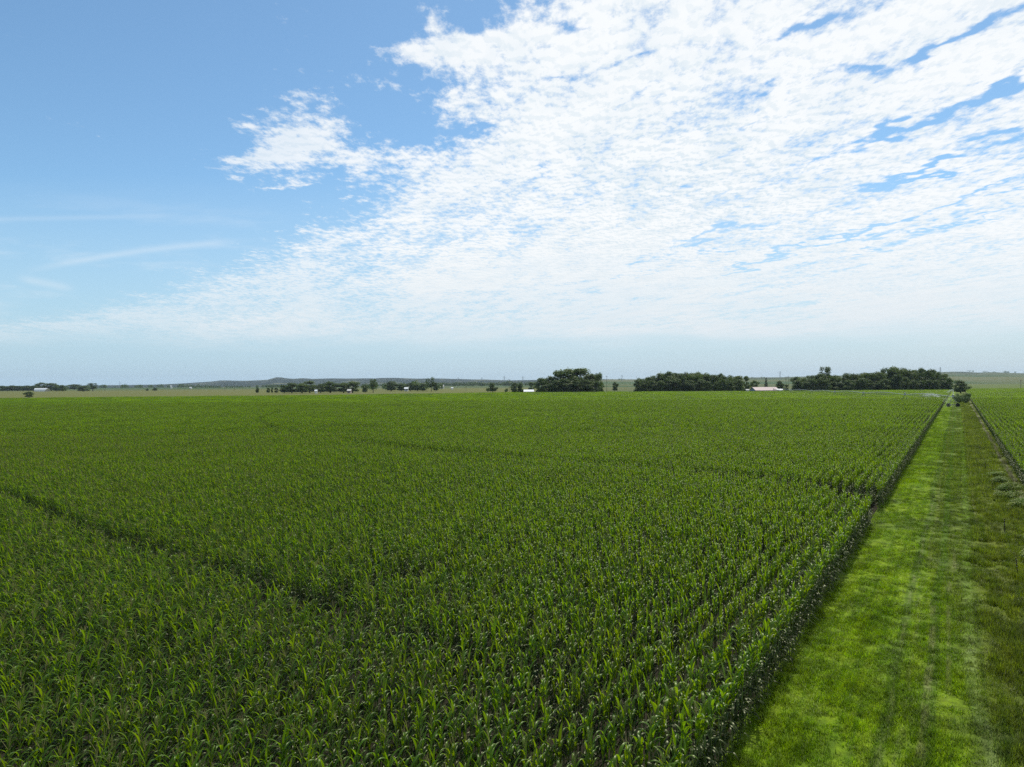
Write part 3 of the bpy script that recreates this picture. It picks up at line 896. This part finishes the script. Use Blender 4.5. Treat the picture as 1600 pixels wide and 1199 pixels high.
def tree(px, top, wpx, Y, label, group=None, kind='broad', mat='crown_dark', name='tree', cat='tree', hfix=None, z=0.0, wfix=None):
    """a tree whose top shows at row `top` of the photo when it stands at depth Y"""
    k = tr_rnd.choice(KINDS[(kind, mat)])
    X = (px - 800) / FP * Y
    hgt = hfix or ((hz(px) - top) / FP * Y + H)
    wid = wfix or size(wpx, Y)
    e = empty(name, (X, Y, z), tr_rnd.uniform(0, 6.28))
    tag(e, label, cat, group)
    sx, sz = wid / k[3] * 1.28, hgt / k[2] * 0.985
    for nm, me in (('crown', k[0]), ('trunk', k[1])):
        c = mesh_obj(nm, me, e)
        c.scale = (sx, sx, sz)
    return e

# grove in the middle of the picture
G = 'trees of the grove in the middle of the horizon'
for (px, top, w, Y, kd, mt, lab) in [
    (846, 589, 22, 590, 'broad', 'crown_dark', 'low round dark tree, left end of the middle grove'),
    (859, 585, 24, 600, 'broad', 'crown_dark', 'second tree from the left end of the middle grove, lower than the domed crowns'),
    (873, 578, 26, 605, 'cottonwood', 'crown_dark', 'tree on the left shoulder of the domed middle grove'),
    (888, 572.5, 40, 600, 'broad', 'crown_mid', 'tall rounded tree, left half of the dome of the middle grove'),
    (907, 573, 42, 598, 'broad', 'crown_mid', 'tall rounded tree, right half of the dome of the middle grove'),
    (922, 581, 26, 606, 'broad', 'crown_mid', 'tree on the right shoulder of the middle grove'),
    (935, 580, 16, 600, 'cottonwood', 'crown_mid', 'slimmer tree leaning out at the right end of the middle grove'),
    (867, 592, 26, 584, 'broad', 'crown_dark', 'short front tree under the left shoulder of the middle grove'),
    (884, 590, 26, 583, 'broad', 'crown_dark', 'short dark front tree under the left half of the middle dome'),
    (902, 590, 24, 583, 'broad', 'crown_dark', 'short dark front tree under the right half of the middle dome'),
    (918, 592, 24, 584, 'broad', 'crown_dark', 'short front tree under the right shoulder of the middle grove'),
    (932, 594, 16, 590, 'broad', 'crown_dark', 'lowest front tree at the right foot of the middle grove')]:
    tree(px, top, w, Y, lab, G, kd, mt)
tree(939.5, 594, 9, 640, 'small round tree just right of the middle grove', kind='broad')
tree(961, 595, 11, 760, 'small lone round tree between the middle grove and the long wood')
tree(804, 596, 13, 640, 'squat dark tree left of the white roof', kind='broad')
tree(813, 597, 12, 645, 'squat dark tree touching the left end of the white roof', kind='broad')
tree(830, 596, 10, 900, 'small paler tree standing behind the white roof', mat='crown_mid')

# long wood right of the middle
ORD = ['first', 'second', 'third', 'fourth', 'fifth', 'sixth', 'seventh', 'eighth', 'ninth', 'tenth', 'eleventh', 'twelfth', 'thirteenth', 'fourteenth']
def nth(k, n):
    return ORD[k] + ' from the left' if k < (n + 1) // 2 else (ORD[n - 1 - k] + ' from the right')
def wood(outline, Y0, front, n_back, n_front, group, lab_b, lab_f, seed, front_top):
    rr = random.Random(seed)
    xs, ts = [o[0] for o in outline], [o[1] for o in outline]
    for k in range(n_back):
        px = xs[0] + (xs[-1] - xs[0]) * (k + 0.5) / n_back + rr.uniform(-1.5, 1.5)
        t = float(np.interp(px, xs, ts)) + rr.uniform(-0.6, 2.0)
        tree(px, t, rr.uniform(17, 26), Y0 + rr.uniform(-8, 22), lab_b + ', ' + nth(k, n_back), group, rr.choice(['broad', 'broad', 'cottonwood']), rr.choice(['crown_dark', 'crown_dark', 'crown_mid']))
    for k in range(n_front):
        px = xs[0] + (xs[-1] - xs[0]) * (k + 0.5) / n_front + rr.uniform(-2, 2)
        t = float(np.interp(px, xs, ts))
        t = t + (front_top - t) * rr.uniform(0.35, 0.8)
        tree(px, t, rr.uniform(15, 22), front + rr.uniform(-3, 6), lab_f + ', ' + nth(k, n_front), group, 'broad', 'crown_dark')
OUT_B = [(1001, 589), (1012, 587), (1022, 586), (1031, 581), (1043, 577.5), (1056, 580), (1072, 579), (1088, 578), (1100, 581), (1112, 584), (1122, 579.5), (1136, 583),
         (1150, 585.5), (1160, 586)]
wood(OUT_B, 612, 592, 17, 13, 'trees of the long wood right of the middle', 'dark green tree, rear row of the long wood',
     'shorter dark tree, front row of the long wood', 3, 600)
tree(996, 592, 13, 596, 'low tree at the far left end of the long wood', kind='broad')
tree(1009, 588.5, 8, 598, 'thin spiky tree near the left end of the long wood', kind='sparse')
tree(1166, 586, 14, 600, 'tree at the right end of the long wood, beside the shed', kind='broad', mat='crown_mid')
tree(1179, 592.5, 16, 606, 'round dark tree behind the left end of the pink-roofed shed')
tree(1197, 588.5, 8, 640, 'narrow pointed tree standing behind the pink-roofed shed', kind='cedar', mat='crown_cedar')
tree(1218, 593.5, 17, 612, 'round dark tree just right of the pink-roofed shed')
tree(1229, 600, 10, 602, 'low green bush-like tree between the shed and the largest wood', mat='crown_mid')
OUT_C = [(1240, 586), (1250, 586), (1260, 589), (1272, 583), (1284, 580), (1296, 583), (1310, 583.5), (1325, 581.5), (1335, 580.5), (1350, 581.5), (1363, 577.5),
         (1378, 578), (1388, 571), (1400, 570), (1410, 571.5), (1418, 575), (1430, 574.5), (1441, 573), (1452, 573.5), (1462, 577), (1472, 580), (1479, 585)]
wood(OUT_C, 606, 586, 27, 21, 'trees of the largest wood on the right', 'dark green tree, rear row of the largest wood',
     'shorter dark tree, front row of the largest wood', 9, 599)
tree(1289, 570, 19, 615, 'tallest tree, its ragged crown standing clear above the left part of the largest wood', kind='cottonwood')
tree(1398, 569.5, 32, 605, 'broad tall tree forming the highest hump of the largest wood', kind='broad', mat='crown_mid')
tree(1483, 588, 14, 590, 'last tree at the right end of the largest wood', kind='broad')
tree(1501, 592, 25, 520, 'round dark tree standing alone behind the end of the grass lane')
# grey-green willows closing the lane
for (px, top, w, Y, lab) in [(1494, 613, 12, 330, 'grey-green willow shrub at the left of the group closing the lane'),
                             (1503, 611.5, 15, 345, 'grey-green willow shrub in the middle of the group, directly under the round dark tree'),
                             (1512, 611, 11, 320, 'grey-green willow shrub at the right of the group closing the lane'),
                             (1499, 617, 13, 292, 'grey-green willow shrub in front, behind the wheeled tower'),
                             (1509, 617, 13, 285, 'grey-green willow shrub in front, beside the track and the right-hand corn')]:
    tree(px, top, w, Y, lab, 'willow shrubs closing the lane', 'bush', 'crown_grey', 'willow_shrub', 'shrub')

# left of the grove
tree(770, 596.5, 15, 760, 'bushy dark tree alone between the far fields and the middle grove', kind='broad')
tree(762, 603, 6, 770, 'small shrub at the left foot of the lone bushy tree', kind='bush', mat='crown_dark', name='shrub', cat='shrub')
tree(791, 604, 6, 700, 'small dark shrub beside the thin pole left of the squat trees', kind='bush', mat='crown_dark', name='shrub', cat='shrub')
tree(674, 588.5, 13, 900, 'tallest tree of the group left of the middle, with ragged top', kind='cottonwood')
tree(667, 589, 6, 905, 'thin spiky tree left of the tall ragged-topped tree', kind='sparse')
tree(681, 596, 10, 905, 'lower tree at the right side of the tall ragged-topped tree')
tree(661, 598, 12, 910, 'low tree at the left side of the thin spiky tree')
for px, t, w, l in [(641, 596.5, 10, 'dark tree right of the small white building'), (627, 598, 12, 'tree just left of the small white building'),
                    (611, 594, 13, 'taller dark tree at the left of the row behind the small white building'), (652, 599, 9, 'low tree right of the dark one behind the small white building')]:
    tree(px, t, w * 1.6, 950, l)
tree(583, 591, 14, 800, 'tall oval tree at the right end of the left-hand farm grove', kind='cottonwood')
tree(570, 600, 11, 790, 'low tree left of the tall oval tree')
for px, t, w, l in [(551, 595, 13, 'tree with a forked crown beside the pink house'), (537, 597, 14, 'round tree left of the fork-crowned one'),
                    (516, 595, 19, 'large round dark tree of the left farm grove'), (501, 599, 12, 'lower tree between two large ones of the left farm grove'),
                    (484, 594.5, 15, 'tree with a pointed pale top in the left farm grove'), (472, 598, 13, 'dark tree left of the pale-topped one'),
                    (456, 598, 16, 'broad tree at the left part of the left farm grove'), (444, 601, 10, 'low tree at the left end of the left farm grove')]:
    tree(px, t - 0.7, w * 1.6, 800 + tr_rnd.uniform(-15, 15), l, kind='broad', mat='crown_mid' if 'pale' in l or 'fork' in l else 'crown_dark')
for px, l in [(402, 'small dark tree, leftmost of the row of small ones before the farm grove'), (419, 'second small dark tree in the row before the farm grove'),
              (425, 'tiny tree third in the row before the farm grove'), (432, 'small dark tree next to the farm grove, fourth in the row')]:
    tree(px, 604.5 if px > 405 else 603.8, 6.5 if px != 425 else 4, 820, l)
# far left
tree(145, 597.5, 14, 1300, 'tree with a bare lower trunk, alone on the far left plain', kind='cottonwood')
tree(130, 601.8, 18, 1250, 'wide low dark tree left of the bare-trunked one')
tree(98, 600.5, 13, 1300, 'round dark tree right of the white barn')
tree(89, 600.8, 12, 1320, 'dark tree between the white barn and the round tree')
tree(116, 599.3, 19, 1900, 'paler distant tree behind the wide low one', mat='crown_mid')
for px, t, w, l in [(65, 596.3, 21, 'tall rounded tree, left half of the pair behind the white barn'), (80, 597.3, 21, 'tall rounded tree, right half of the pair behind the white barn')]:
    tree(px, t, w, 1480, l)
for i in range(7):
    px = 3 + i * 8.2
    tree(px, 602 + 0.6 * math.sin(i * 2.1), 14, 1450, 'dark tree of the level row at the left edge, ' + ORD[i] + ' from the left', 'trees in the level row at the left edge')
tree(45.5, 610.8, 15, 600, 'round dark bush in the olive field, nearest on the far left', kind='broad', mat='crown_dark', name='bush', cat='bush')
tree(242, 605.2, 9, 1300, 'low dark bush, larger of the two in the pale far-left field', kind='broad', mat='crown_dark', name='bush', cat='bush')
tree(230, 606.2, 5, 1300, 'low dark bush, smaller of the two in the pale far-left field', kind='broad', mat='crown_dark', name='bush', cat='bush')

# far-off woods that read as one mass
def far_wood(name, px0, px1, Y, hgt, n, label, mat='crown_dark', seed=1, breaks=0.0):
    rr = random.Random(seed); mb = MB()
    for i in range(n):
        px = rr.uniform(px0, px1)
        q = noise.noise(Vector((px * 0.09, seed, 0)))
        if q < breaks: continue
        yy = Y + rr.uniform(-60, 60)
        x = (px - 800) / FP * yy
        h = hgt * (0.75 + 0.6 * max(0, q) + 0.35 * rr.random())
        zb = hill(x, yy)
        leaf_cluster(mb, (x, yy, zb + h * 0.55), h * 0.55, 26, h * 0.14, rr, 0.9, 0.5)
    o = mb.build(name, M[mat])
    tag(o, label, 'wood', kind='stuff')
far_wood('distant_wood', 90, 330, 3000, 13, 420, 'thin blue-grey tree line on the far left horizon', seed=2)
far_wood('distant_wood', 300, 470, 2500, 8, 240, 'dotted hedge of small trees under the far hills', seed=3, breaks=-0.1)
far_wood('distant_wood', 400, 660, 2500, 10, 400, 'dark tree belt along the foot of the hills behind the farm grove', seed=4, breaks=-0.2)
far_wood('distant_wood', 560, 700, 1150, 11, 150, 'tree belt behind the small white building', seed=5)
far_wood('distant_wood', 686, 860, 2600, 15, 330, 'long dark tree belt left of the middle grove', seed=6, breaks=-0.25)
far_wood('distant_wood', 940, 1200, 3900, 9, 130, 'scattered tree belt on the ridge behind the long wood', seed=7, breaks=0.0)
far_wood('distant_wood', 1490, 1620, 5000, 13, 90, 'trees on the skyline ridge at the far right', seed=8, breaks=0.05)

# ------------------------------------------------------------ farm buildings
def gable(name, px, Y, w, d, wall_h, roof_h, label, wall, roof, rz=0.0, cat='barn', door=True, z=0.0):
    X = (px - 800) / FP * Y
    e = empty(name, (X, Y, z), rz)
    tag(e, label, cat)
    b = MB(); b.box(-w / 2, w / 2, -d / 2, d / 2, 0, wall_h)
    for s in (-1, 1):
        b.face([(s * w / 2, -d / 2, wall_h), (s * w / 2, d / 2, wall_h), (s * w / 2, 0, wall_h + roof_h)][::s])
    b.build('wall', wall, e)
    o_, ov = 0.12, 0.5
    rfm = MB()
    for s in (-1, 1):
        y0, z0 = s * (d / 2 + ov), wall_h - roof_h * ov / (d / 2) + 0.03
        p = [(-w / 2 - ov, y0, z0), (w / 2 + ov, y0, z0), (w / 2 + ov, 0, wall_h + roof_h + 0.03), (-w / 2 - ov, 0, wall_h + roof_h + 0.03)]
        rfm.face(p if s < 0 else p[::-1]); rfm.face([(a, b_, c + o_) for a, b_, c in (p if s < 0 else p[::-1])])
        for i in range(4):
            q, r_ = p[i], p[(i + 1) % 4]
            rfm.face([q, r_, (r_[0], r_[1], r_[2] + o_), (q[0], q[1], q[2] + o_)])
    n = int(w / 1.2)
    for i in range(1, n):                               # standing seams
        x = -w / 2 + w * i / n
        for s in (-1, 1):
            rfm.tube((x, s * (d / 2 + ov), wall_h - roof_h * ov / (d / 2) + 0.16), (x, 0, wall_h + roof_h + 0.17), 0.03, n=4)
    rfm.build('roof', roof, e)
    if door:
        dm = MB(); dm.box(-w * 0.12, w * 0.06, -d / 2 - 0.06, -d / 2 - 0.005, 0.05, wall_h * 0.8); dm.build('door', M['dark_gap'], e)
        for xx in (-0.34, 0.22, 0.36):
            wm = MB(); wm.box(w * xx - 0.5, w * xx + 0.5, -d / 2 - 0.05, -d / 2 - 0.005, wall_h * 0.45, wall_h * 0.8); wm.build('window', M['dark_gap'], e)
    return e
gable('shed', 1194, 560, size(36, 560), 12, 2.8, 2.3, 'long low shed with faded pink roof between two woods', M['grey_wall'], M['pink_roof'], rz=0.05, cat='shed')
gable('shed', 1217, 556, 4.0, 3.5, 3.0, 0.8, 'tiny pale outbuilding at the right end of the pink-roofed shed', M['white'], M['white'], cat='outbuilding', door=False)
gable('tank_house', 1167.5, 558, 1.8, 1.8, 3.1, 0.5, 'tiny pale box left of the pink-roofed shed', M['white'], M['grey_wall'], cat='outbuilding', door=False)
gable('barn', 826, 640, size(14.5, 640), 9, 2.0, 1.6, 'white-roofed barn left of the middle grove', M['grey_wall'], M['white'])
# low arched barn on the far left
def arched(px, Y, w, d, h, label):
    X = (px - 800) / FP * Y
    e = empty('arched_barn', (X, Y, 0), 0.0); tag(e, label, 'barn')
    b = MB(); n = 14
    P = [(-w / 2 + 0.09 * w * (1 - math.sin(t)), d / 2 * math.cos(t) * -1, h * math.sin(t)) for t in np.linspace(0, math.pi, n)]
    for i in range(n - 1):
        a, c = P[i], P[i + 1]
        b.face([(-a[0], a[1], a[2]), (-c[0], c[1], c[2]), (c[0], c[1], c[2]), (a[0], a[1], a[2])])
    b.build('roof', M['white'], e, smooth=True)
    for sg in (1, -1):
        g = MB(); g.face([(sg * (p[0] + 0.05 * w), p[1] * 0.98, p[2] * 0.97) for p in P][::sg])
        g.build('end_wall', M['grey_wall'], e)
arched(65.5, 1330, size(20, 1330), 14, 6.2, 'long low white barn at the far left before the dark tree row')
gable('farm_building', 635, 930, size(5.5, 930), 6, 3.4, 1.8, 'small white building in front of the tree belt left of the middle', M['white'], M['white'])
gable('farm_house', 691, 1400, size(5, 1400), 9, 4.0, 3.5, 'pale house with pitched roof at the left end of the long dark tree belt', M['white'], M['grey_wall'], cat='house')
gable('farm_building', 706.5, 1150, size(3, 1150), 4, 2.6, 1.0, 'tiny white shed in the green field right of the pale house', M['white'], M['white'], cat='shed', door=False)
gable('farm_building', 494, 770, size(3, 770), 4, 2.7, 1.2, 'tiny white shed at the foot of the left farm grove', M['white'], M['white'], cat='shed', door=False)
gable('farm_house', 546, 772, size(5, 772), 6, 2.6, 1.6, 'small pink house at the foot of the fork-crowned tree', M['pink_roof'], M['grey_wall'], cat='house')
gable('silo_house', 267.5, 2300, size(2.2, 2300), 5, 7.5, 2, 'narrow white building standing far off, left of the hills', M['white'], M['white'], cat='building', door=False)
gable('farm_building', 298, 2000, size(3, 2000), 5, 3.6, 1.5, 'tiny white building far off under the left end of the hills', M['white'], M['white'], cat='building', door=False)

# ------------------------------------------------------------ pylons and poles
def pylon_meshes():
    b, ins = MB(), MB()
    hh, w0, w1 = 42.0, 4.2, 1.1
    def c(z, i):
        w = w0 + (w1 - w0) * min(1, z / 30.0)
        return Vector(((1 if i in (0, 3) else -1) * w, (1 if i in (0, 1) else -1) * w, z))
    lv = [0, 8, 15, 21, 26, 30, 34, 38, 42]
    for i in range(4):
        for a, z in zip(lv[:-1], lv[1:]):
            b.tube(c(a, i), c(z, i), 0.22, n=4)
            b.tube(c(a, i), c(z, (i + 1) % 4), 0.13, n=4)
            b.tube(c(z, i), c(z, (i + 1) % 4), 0.13, n=4)
    am = []
    for z, L in ((29, 9.0), (36, 7.0)):
        a = MB()
        for s in (-1, 1):
            a.tube((0, 0, z + 1.4), (s * L, 0, z), 0.2, n=4); a.tube((0, 0, z - 0.8), (s * L, 0, z), 0.2, n=4)
            ins.tube((s * L, 0, z), (s * L, 0, z - 2.2), 0.16, n=5)
        am.append(a.mesh('crossarm', [M['pylon']]))
    return b.mesh('lattice', [M['pylon']]), am, ins.mesh('insulators', [M['grey_wall']])
PM = pylon_meshes()
def pylon(px, top, Y, label):
    X = (px - 800) / FP * Y
    zb = hill(X, Y)
    h = (hz(px) - top) / FP * Y + H - zb
    e = empty('power_pylon', (X, Y, zb), 0.4); tag(e, label, 'pylon', 'power pylons along the horizon')
    for nm, me in (('lattice', PM[0]), ('crossarm', PM[1][0]), ('crossarm', PM[1][1]), ('insulators', PM[2])):
        o = mesh_obj(nm, me, e); o.scale = (h / 42.0,) * 3
for px, top, Y, l in [(187, 596, 4200, 'faint steel pylon over the far-left tree line'), (716, 589.5, 3600, 'faint steel pylon over the long dark belt, left of three'),
                      (753, 589, 3600, 'faint steel pylon over the long dark belt, between two others'), (788, 587.5, 3500, 'faint steel pylon just left of the squat dark trees'),
                      (817, 587.5, 3500, 'faint steel pylon above the squat dark trees'), (972, 585.5, 3300, 'steel pylon between the middle grove and the long wood'),
                      (995, 588, 4200, 'fainter steel pylon at the left end of the long wood'), (1219, 579.5, 3300, 'steel pylon seen between the pink-roofed shed and the largest wood'),
                      (1469.5, 573.5, 3000, 'steel pylon rising behind the right end of the largest wood')]:
    pylon(px, top, Y, l)
def pole(px, top, Y, label, group=None):
    X = (px - 800) / FP * Y
    h = (hz(px) - top) / FP * Y + H
    e = empty('utility_pole', (X, Y, 0), 0.3); tag(e, label, 'utility pole', group)
    b = MB(); b.tube((0, 0, 0), (0, 0, h), 0.20, 0.13, 7); b.build('post', M['wood'], e)
    a = MB(); a.box(-1.2, 1.2, -0.07, 0.07, h - 0.9, h - 0.72); a.build('crossarm', M['wood'], e)
    for x in (-1.1, -0.4, 0.4, 1.1):
        i = MB(); i.tube((x, 0, h - 0.72), (x, 0, h - 0.5), 0.06, n=5); i.build('insulator', M['grey_wall'], e)
GP = 'utility poles across the far plain'
for px, top, Y, l in [(164, 600.3, 1250, 'utility pole right of the bare-trunked tree on the far left'), (198, 599.8, 1500, 'utility pole farther right of the bare-trunked tree'),
                      (309.5, 599, 1300, 'utility pole under the left end of the hills'), (351.5, 596.5, 1150, 'utility pole before the left part of the hills, left of a pair'),
                      (366, 596.5, 1150, 'utility pole before the left part of the hills, right of a pair'), (605, 593, 1000, 'utility pole behind the tall oval tree'),
                      (728, 603, 900, 'short utility pole by the pale dirt patch'), (795.5, 591.5, 700, 'thin tall pole left of the squat dark trees'),
                      (948, 587, 760, 'tall utility pole just right of the middle grove'), (1228, 588, 800, 'utility pole behind the low bushy tree by the shed, left of a pair'),
                      (1232, 587, 800, 'utility pole behind the low bushy tree by the shed, right of a pair'), (1595, 593.5, 640, 'lone pole in the far field at the right edge')]:
    pole(px, top, Y, l, GP)

# ------------------------------------------------------------ centre-pivot irrigation machine
def pivot():
    nodes = [(156.3, 252), (165.8, 300), (170.5, 345), (177, 390), (184, 437), (190, 484), (195, 530)]
    e = empty('irrigation_machine', (nodes[0][0], nodes[0][1], 0))
    tag(e, 'long wheeled irrigation pipe on galvanised towers reaching from the lane across the corn', 'irrigation machine')
    O = Vector((nodes[0][0], nodes[0][1], 0)); ZP = 3.55
    def P(x, y, z): return Vector((x, y, z)) - O
    def tower(a, d, right):
        x, y = a
        lg = MB()
        top = P(x, y, ZP)
        for s in (-1, 1):
            f = P(x + right[0] * 1.5 * s, y + right[1] * 1.5 * s, 0.75)
            for q in (-0.35, 0.35):
                lg.tube(f, top + Vector((d[0] * q, d[1] * q, 0)), 0.05, n=5)
            lg.tube(P(x + right[0] * 1.2 * s, y + right[1] * 1.2 * s, 1.95), P(x, y, 1.95), 0.05, n=5)
        lg.tube(P(x - right[0] * 1.6, y - right[1] * 1.6, 0.75), P(x + right[0] * 1.6, y + right[1] * 1.6, 0.75), 0.12, n=6)
        lo = lg.build('tower', M['old_steel'], e)
        for s in (-1, 1):
            w = MB(); c = P(x + right[0] * 1.5 * s, y + right[1] * 1.5 * s, 0.68)
            ax = Vector((d[0], d[1], 0)).normalized()
            w.tube(c - ax * 0.17, c + ax * 0.17, 0.66, n=18)
            for k in range(18):
                t = k * math.pi / 9; rv = Vector((right[0], right[1], 0)) * math.cos(t) + Vector((0, 0, 1)) * math.sin(t)
                w.tube(c + rv * 0.64 - ax * 0.17, c + rv * 0.70 + ax * 0.05, 0.05, n=4)
            wo_ = w.build('wheel', M['rubber'], lo)
        bx = MB(); bx.box(top.x - 0.3, top.x + 0.3, top.y - 0.3, top.y + 0.3, ZP + 0.15, ZP + 0.75); bx.build('control_box', M['grey_wall'], lo)
    for i, (a, b) in enumerate(zip(nodes[:-1], nodes[1:])):
        A, B = Vector((a[0], a[1], 0)), Vector((b[0], b[1], 0))
        d = (B - A).normalized(); right = Vector((d.y, -d.x, 0)); L = (B - A).length
        pm, tm, dm = MB(), MB(), MB()
        prev = None
        n = 8
        for k in range(n + 1):
            t = k / n
            c = A.lerp(B, t) - O; zt = ZP + 0.75 * math.sin(math.pi * t)
            c.z = zt
            if prev is not None:
                pm.tube(prev, c, 0.10, n=6)
            if 0 < k < n or True:
                low = c - Vector((0, 0, 1.15 * math.sin(math.pi * max(0.001, min(0.999, t)))))
                l1, l2 = low + right * 0.9 * math.sin(math.pi * t), low - right * 0.9 * math.sin(math.pi * t)
                if prev is not None:
                    tm.tube(pl1, l1, 0.03, n=4); tm.tube(pl2, l2, 0.03, n=4)
                    tm.tube(prev, l1, 0.025, n=4); tm.tube(prev, l2, 0.025, n=4)
                tm.tube(c, l1, 0.03, n=4); tm.tube(c, l2, 0.03, n=4); tm.tube(l1, l2 + Vector((0.001, 0, 0)), 0.025, n=4)
                pl1, pl2 = l1, l2
            prev = c
        for k in range(1, 18):
            t = k / 18; c = A.lerp(B, t) - O; zt = ZP + 0.75 * math.sin(math.pi * t)
            dm.tube((c.x + right.x * .2, c.y + right.y * .2, zt), (c.x + right.x * .2, c.y + right.y * .2, 2.45), 0.02, n=4)
        pm.build('pipe', M['galv'], e); tm.build('truss', M['old_steel'], e); dm.build('drop_hoses', M['rubber'], e)
        tower(a, d, right)
    x, y = nodes[-1]; tower((x, y), d, right)
    # short overhang with the end gun over the lane
    ov = MB(); ov.tube(P(156.3, 252, ZP), P(155.0, 249.6, ZP + 0.2), 0.08, n=6)
    ov.tube(P(155.0, 249.6, ZP + 0.2), P(154.8, 249.4, ZP + 0.8), 0.05, n=5); ov.build('overhang', M['galv'], e)
    bo = MB(); bo.tube(P(156.3, 252, ZP), P(156.3, 252, ZP + 2.6), 0.06, n=5); bo.tube(P(156.3, 252, ZP + 2.5), P(155.0, 249.6, ZP + 0.2), 0.03, n=4)
    bo.build('mast', M['galv'], e)
pivot()
# water thrown by the machine
mw, Nw = new_mat('water_drops')
pw = principled(Nw, (0.92, 0.94, 0.95), 0.3, 0.5)
tw_ = Nw.n('ShaderNodeBsdfTranslucent'); tw_.inputs['Color'].default_value = (0.95, 0.97, 0.97, 1)
mxw = Nw.n('ShaderNodeMixShader'); mxw.inputs[0].default_value = 0.6
mw.node_tree.links.new(pw, mxw.inputs[1]); mw.node_tree.links.new(tw_.outputs[0], mxw.inputs[2])
finish(mw, Nw, mxw.outputs[0])
def drops(mb, pts, size_, rnd):
    for p in pts:
        s = size_ * rnd.uniform(0.5, 1.4)
        a = Vector((rnd.gauss(0, 1), rnd.gauss(0, 1), rnd.gauss(0, 1))).normalized() * s
        b = a.orthogonal().normalized() * s
        c = a.cross(b).normalized() * s * 0.8
        k = len(mb.v)
        mb.v += [tuple(p + a), tuple(p + b), tuple(p - a * 0.6 - b * 0.6), tuple(p + c)]
        for f in ((0, 1, 3), (1, 2, 3), (2, 0, 3), (0, 2, 1)):
            mb.f.append(tuple(k + q for q in f)); mb.mi.append(0)
rw = random.Random(4)
def spray(name, gen, n, sz, label):
    mb = MB(); drops(mb, [gen() for _ in range(n)], sz, rw)
    o = mb.build(name, mw); tag(o, label, 'water spray', kind='stuff')
def jet():      # throw across the corn to the left
    t = rw.random() ** 0.8
    x = 157.5 - 5.5 * t; y = 262 + rw.gauss(0, 0.6 + t)
    return Vector((x, y, 3.3 + 1.0 * math.sin(t * 2.6) + rw.gauss(0, 0.12 + 0.25 * t)))
spray('water_jet', jet, 2600, 0.035, 'white jet of water thrown over the corn to the left of the end tower')
def mist():     # curtain falling into the field edge
    z = 3.2 * rw.random() ** 0.8
    return Vector((153.6 + rw.gauss(0, 0.9) , 251 + rw.gauss(0, 1.2), z))
spray('water_mist', mist, 2600, 0.022, 'pale mist of water falling at the edge of the corn beside the end tower')
def gun():
    t = rw.random()
    return Vector((156.2 - 1.9 * t + rw.gauss(0, .08), 252 + rw.gauss(0, 0.4), 6.1 - 1.0 * t * t + rw.gauss(0, 0.08)))
spray('water_jet', gun, 500, 0.035, 'small white burst of water at the top of the end tower mast')

# ------------------------------------------------------------ fence stakes and weeds along the lane
def stake(s, l, h, lean, label):
    x, y = from_ls(l, s)
    e = empty('fence_stake', (x, y, 0.0), 0.6); tag(e, label, 'fence stake', 'fence stakes along the lane')
    t = Vector((math.sin(lean) * h, 0, math.cos(lean) * h))
    b = MB(); b.tube((0, 0, 0), t, 0.025, 0.02, 5); b.tube((0.02, 0.02, 0), t + Vector((0.02, 0.02, 0)), 0.012, n=4); b.build('post', M['rust'], e)
    c = MB()
    for k in range(3):
        p = t * (0.55 + 0.17 * k); c.tube(p - Vector((0.05, 0, 0)), p + Vector((0.05, 0, 0)), 0.014, n=4)
    c.build('wire_clips', M['galv'], e)
for s, h, ln, l in [(41.2, 0.95, -0.22, 'rusty fence stake leaning left, nearest of the row'), (52.7, 0.85, 0.03, 'upright rusty fence stake, second of the row'),
                    (71.5, 0.95, 0.05, 'rusty fence stake near the grey-green weed clumps, third of the row'), (88, 0.9, -0.08, 'rusty fence stake past the weed clumps, fourth of the row'),
                    (110, 0.95, 0.06, 'rusty fence stake halfway down the lane, fifth of the row'), (135, 0.95, -0.03, 'rusty fence stake far down the lane, farthest of the row')]:
    stake(s, 2.35, h, ln, l)
def weed(s, l, w, h, label):
    x, y = from_ls(l, s)
    tree(0, 0, 0, 1, label, 'weed clumps by the right-hand corn', 'bush', 'weed', 'weed_clump', 'weeds', hfix=h, wfix=w).location = (x, y, 0.03)
for i, (s, l, w, h, lab) in enumerate([
    (44.0, 3.55, 1.7, 1.0, 'dark green weed clump at the right edge of the picture, nearest of all'),
    (49.5, 3.9, 1.6, 0.9, 'weed clump at the right edge beside the second fence stake'),
    (63.0, 3.7, 1.7, 0.95, 'grey-green weed clump, front one of the line before the sandy track'),
    (67.0, 3.3, 1.9, 1.0, 'broad grey-green weed clump just behind the front one of the line'),
    (71.5, 3.5, 2.0, 1.1, 'largest grey-green weed clump, in the middle of the line'),
    (76.5, 3.2, 1.8, 1.0, 'grey-green weed clump behind the largest one'),
    (82.0, 3.1, 1.7, 0.9, 'grey-green weed clump at the back of the line, beside the track')]):
    weed(s, l, w, h, lab)

# ------------------------------------------------------------ haze
def haze():
    b = MB(); b.box(-15500, 15500, -15500, 15500, -1.0, 190.0)
    m, N = new_mat('haze')
    v = N.n('ShaderNodeVolumePrincipled')
    v.inputs['Color'].default_value = (0.66, 0.82, 0.98, 1)
    v.inputs['Density'].default_value = 0.00004
    v.inputs['Anisotropy'].default_value = 0.1
    o = N.n('ShaderNodeOutputMaterial'); m.node_tree.links.new(v.outputs[0], o.inputs['Volume'])
    ob = b.build('haze', m); ob['kind'] = 'stuff'
    tag(ob, 'thin pale blue haze over the plain')
haze()
